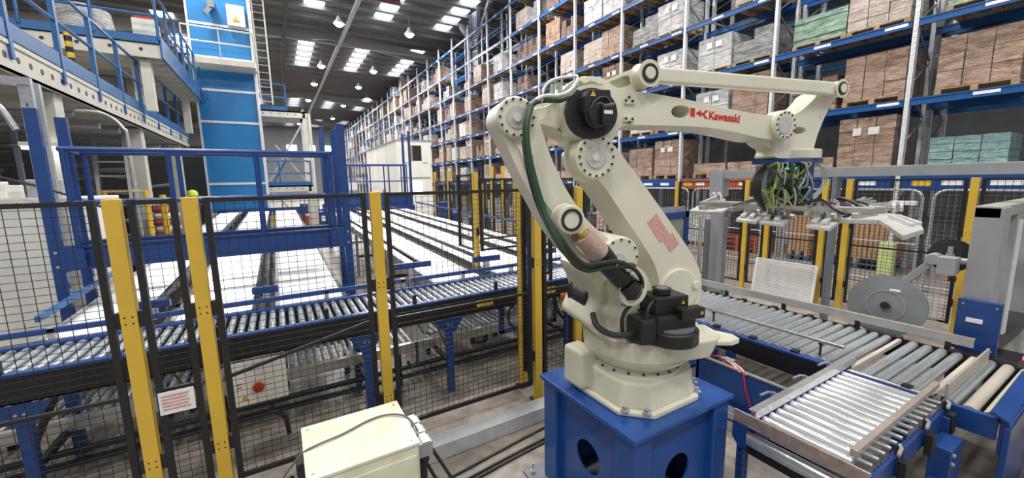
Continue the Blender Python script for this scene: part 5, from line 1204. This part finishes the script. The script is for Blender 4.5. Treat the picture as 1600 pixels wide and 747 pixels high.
for i in range(9): MB().lathe([(.0, 0), (.22, .0), (.25, .07), (.22, .14), (0, .14)], (-2.3+.03*(i % 2), 12.05, .5+.15*i), 16).build('band', (mat('dark_red_band', (.40, .06, .05), .6) if i == 0 else bpy.data.materials['dark_red_band']) if i % 2 == 0 else WHITE, tp)
# dark machinery in the depth under the deck
rr = random.Random(5)
names = [('dark_machine', 'dark machine body', 'machine'), ('motor_stack', 'stack of dark motors and pipework', 'motor stack'), ('cable_rack', 'rack of dark cables and boxes', 'cable rack')]
for i in range(15):
    x = -3.2-.75*(i % 5)-rr.uniform(0, .3); y = 9.4+3.2*(i//5)+rr.uniform(0, 1.2); n_, l_, c_ = names[i % 3]
    t = thing(n_, (x, y, 0), l_+' under the mezzanine, %s row back, %s from the right' % (ORD[i//5+1], ORD[i % 5+1]), c_)
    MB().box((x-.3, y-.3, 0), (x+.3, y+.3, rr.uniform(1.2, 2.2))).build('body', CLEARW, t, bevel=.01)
    for k in range(3):
        z = rr.uniform(1.3, 3.1); MB().cyl((x-.35, y-.34, z), (x+.35, y-.34+rr.uniform(-.1, .1), z+rr.uniform(-.1, .1)), rr.uniform(.02, .05), 8).build('pipe', GREY if k else GALV, t)
    for k in range(3):
        z = rr.uniform(.8, 1.9); xx = x+rr.uniform(-.22, .15); MB().box((xx, y-.34, z), (xx+rr.uniform(.06, .16), y-.3, z+rr.uniform(.05, .2))).build('switch_plate', (GREY, OFFW, BLUE)[k], t)
    MB().box((x-.32, y-.32, 0), (x-.26, y-.26, 3.3)).build('upright', GREYB, t)
for i in range(8):
    y = 8.9+1.1*i; solo('service_pipe', MB().cyl((-12, y, 3.35-.05*(i % 3)), (-2.7, y+.3, 3.45-.06*(i % 2)), .04+.015*(i % 3), 8), GALV if i % 2 else GREY, 'service pipe under the mezzanine deck, %s from the front' % ORD[i+1], 'pipe', 'service pipes under the mezzanine deck')
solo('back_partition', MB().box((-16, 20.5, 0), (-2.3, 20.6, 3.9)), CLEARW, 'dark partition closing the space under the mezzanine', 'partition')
# worker, only the helmet shows above the rails
solo('standing_platform', MB().box((-2.45, 14.2, 0), (-1.8, 14.9, .34)), GREYB, 'low grey platform under the person in the lime helmet', 'platform')
wk = thing('person', (-2.1, 14.5, .34), 'person whose lime helmet shows just above the blue rails, left of the tower', 'person')
J = {'pelvis': (0, 0, .95, .13), 'spine': (0, 0, 1.15, .13), 'chest': (0, 0, 1.36, .15), 'neck': (0, 0, 1.50, .055), 'head': (0, -.01, 1.62, .09), 'crown': (0, 0, 1.72, .07)}
for s, n in ((-1, 'l'), (1, 'r')):
    J.update({n+'sh': (s*.18, 0, 1.40, .06), n+'el': (s*.24, .02, 1.12, .042), n+'wr': (s*.22, -.10, .90, .03), n+'hd': (s*.21, -.14, .83, .035), n+'hip': (s*.09, 0, .90, .09), n+'kn': (s*.10, -.01, .50, .06), n+'an': (s*.10, .02, .08, .042), n+'toe': (s*.11, -.14, .04, .035)})
KS = list(J); E_ = [('pelvis', 'spine'), ('spine', 'chest'), ('chest', 'neck'), ('neck', 'head'), ('head', 'crown')]
for n in 'lr': E_ += [('chest', n+'sh'), (n+'sh', n+'el'), (n+'el', n+'wr'), (n+'wr', n+'hd'), ('pelvis', n+'hip'), (n+'hip', n+'kn'), (n+'kn', n+'an'), (n+'an', n+'toe')]
me = bpy.data.meshes.new('body'); me.from_pydata([J[k][:3] for k in KS], [(KS.index(a), KS.index(b)) for a, b in E_], [])
me.materials.append(mat('dark_workwear', (.03, .035, .05), .8)); bo = bpy.data.objects.new('body', me); COL.objects.link(bo); bo.parent = wk
sk = bo.modifiers.new('skin', 'SKIN')
for k, d_ in zip(KS, me.skin_vertices[0].data if me.skin_vertices else []): d_.radius = (J[k][3], J[k][3])
bo.modifiers.new('sub', 'SUBSURF').levels = 2; bo.modifiers['sub'].render_levels = 2
ht = MB().lathe([(.155, .0), (.135, .015), (.132, .06), (.11, .12), (.06, .155), (0, .165)], (-2.1, 14.49, .34+1.68), 24).build('helmet', HIVIS, wk)
MB().lathe([(.0, -.10), (.07, -.08), (.095, 0), (.08, .06), (0, .08)], (-2.1, 14.48, .34+1.62), 20).build('face', SKIN, wk)
# ================================================================ OFFICE CABIN and far equipment
oc = thing('office_cabin', (7.3, 28, 0), 'off-white panelled office cabin in front of the distant racking', 'cabin')
MB().box((6.25, 24.0, 0), (8.35, 33.0, 4.75)).build('wall', OFFW, oc)
MB().box((6.2, 23.95, 4.75), (8.4, 33.05, 4.82)).build('roof_edge', GREY, oc)
for y in (26.5, 29, 31): MB().box((6.24, y-.015, 0), (6.25, y+.015, 4.7)).build('panel_seam', GREY, oc)
MB().box((7.1, 23.98, 3.6), (7.75, 24.0, 4.5)).build('window', BLK, oc)
MB().box((7.1, 23.96, 3.6), (7.2, 23.98, 4.5)).build('shutter', WOOD, oc)
MB().box((6.6, 23.98, 3.45), (7.05, 24.0, 3.5)).build('sill', GREY, oc); MB().box((7.8, 23.98, 3.45), (8.1, 24.0, 3.5)).build('sill', GREY, oc)
MB().box((6.35, 23.96, 2.55), (8.25, 24.0, 2.62)).build('rail_strip', GREY, oc)
MB().box((7.15, 23.97, 1.5), (7.7, 24.0, 2.35)).build('lit_panel', emis('lit_panel', (.95, .97, 1), 1.6), oc)
MB().box((6.24, 27.2, 0), (6.25, 28.2, 2.1)).build('cabin_door', GREY, oc)
# transfer shuttle at far end of the left lanes
for i, (x0, x1, y, lb) in enumerate(((-1.9, .9, 17.4, 'left'), (1.4, 4.6, 15.35, 'right'))):
    t = thing('transfer_conveyor', ((x0+x1)/2, y+.4, 0), 'blue transfer conveyor across the far ends of the %s-hand lanes' % lb, 'conveyor')
    for yy in (y, y+.4): MB().box((x0, yy, 1.2), (x1, yy+.05, 1.42)).build('side_channel', BLUE, t)
    for k in range(30): xx = x0+.06+(x1-x0-.12)*k/29; MB().cyl((xx, y+.05, 1.36), (xx, y+.4, 1.36), .03, 8).build('roller', ZINC, t)
    for xx in (x0+.1, (x0+x1)/2, x1-.1): MB().box((xx-.04, y, 0), (xx+.04, y+.06, 1.2)).build('leg', BLUE, t)
rr = random.Random(9)
FAR = [(-.2, 22, 1.2, .9, YEL, 'yellow lift truck body'), (.9, 22.3, .8, 1.1, ORANGE, 'orange crate'), (2.4, 22, 1.4, 1.3, BLUE, 'blue machine'), (4.2, 19.6, 1.0, 1.7, BLUE, 'blue drive cabinet'), (5.4, 21, 1.6, 1.0, OFFW, 'white worktop unit'), (3.4, 24, 1.8, 1.5, GREYB, 'grey machine'), (1.6, 26, 1.6, 1.2, BLUE, 'second blue machine'), (5.8, 14.8, .8, 1.5, BLUE, 'blue pallet dispenser'), (6.6, 13.2, .7, 1.3, BLUE, 'blue motor unit')]
for i, (x, y, w_, h_, m_, lb) in enumerate(FAR):
    t = thing('floor_machine', (x, y, 0), lb+' on the hall floor beyond the lanes, %s of the far row' % ORD[i+1], 'machine')
    MB().box((x-w_/2, y, 0), (x+w_/2, y+.8, h_*.7)).box((x-w_/3, y+.1, h_*.7), (x+w_/4, y+.6, h_)).build('body', m_, t, bevel=.02)
    MB().box((x-w_/2+.1, y-.02, h_*.35), (x-w_/2+.35, y, h_*.55)).build('front_plate', WHITE, t)
    MB().cyl((x+w_*.3, y+.3, h_*.7), (x+w_*.3, y+.3, h_+.5), .03, 8).build('mast', GALV, t)
for i, (x, w_) in enumerate(((2.6, .9), (3.9, .7))):
    t = thing('white_board_stand', (x, 18.6, 0), 'small white notice board beyond the second guard frame, %s from left' % ORD[i+1], 'notice board', 'notice boards beyond the guard frame')
    MB().box((x-w_/2, 18.6, 2.0), (x+w_/2, 18.64, 2.4)).build('board', WHITE, t)
    for a in (-.3, .3): MB().cyl((x+a, 18.65, 0), (x+a, 18.65, 2.4), .025, 8).build('stand_leg', GALV, t)
# ================================================================ VIEW
vs = SC.view_settings
SC.display_settings.display_device = 'sRGB'
vs.view_transform = 'Standard'; vs.look = 'None'; vs.gamma = 1.0; vs.exposure = 0.0; vs.use_curve_mapping = False
SC.cycles.use_denoising = True
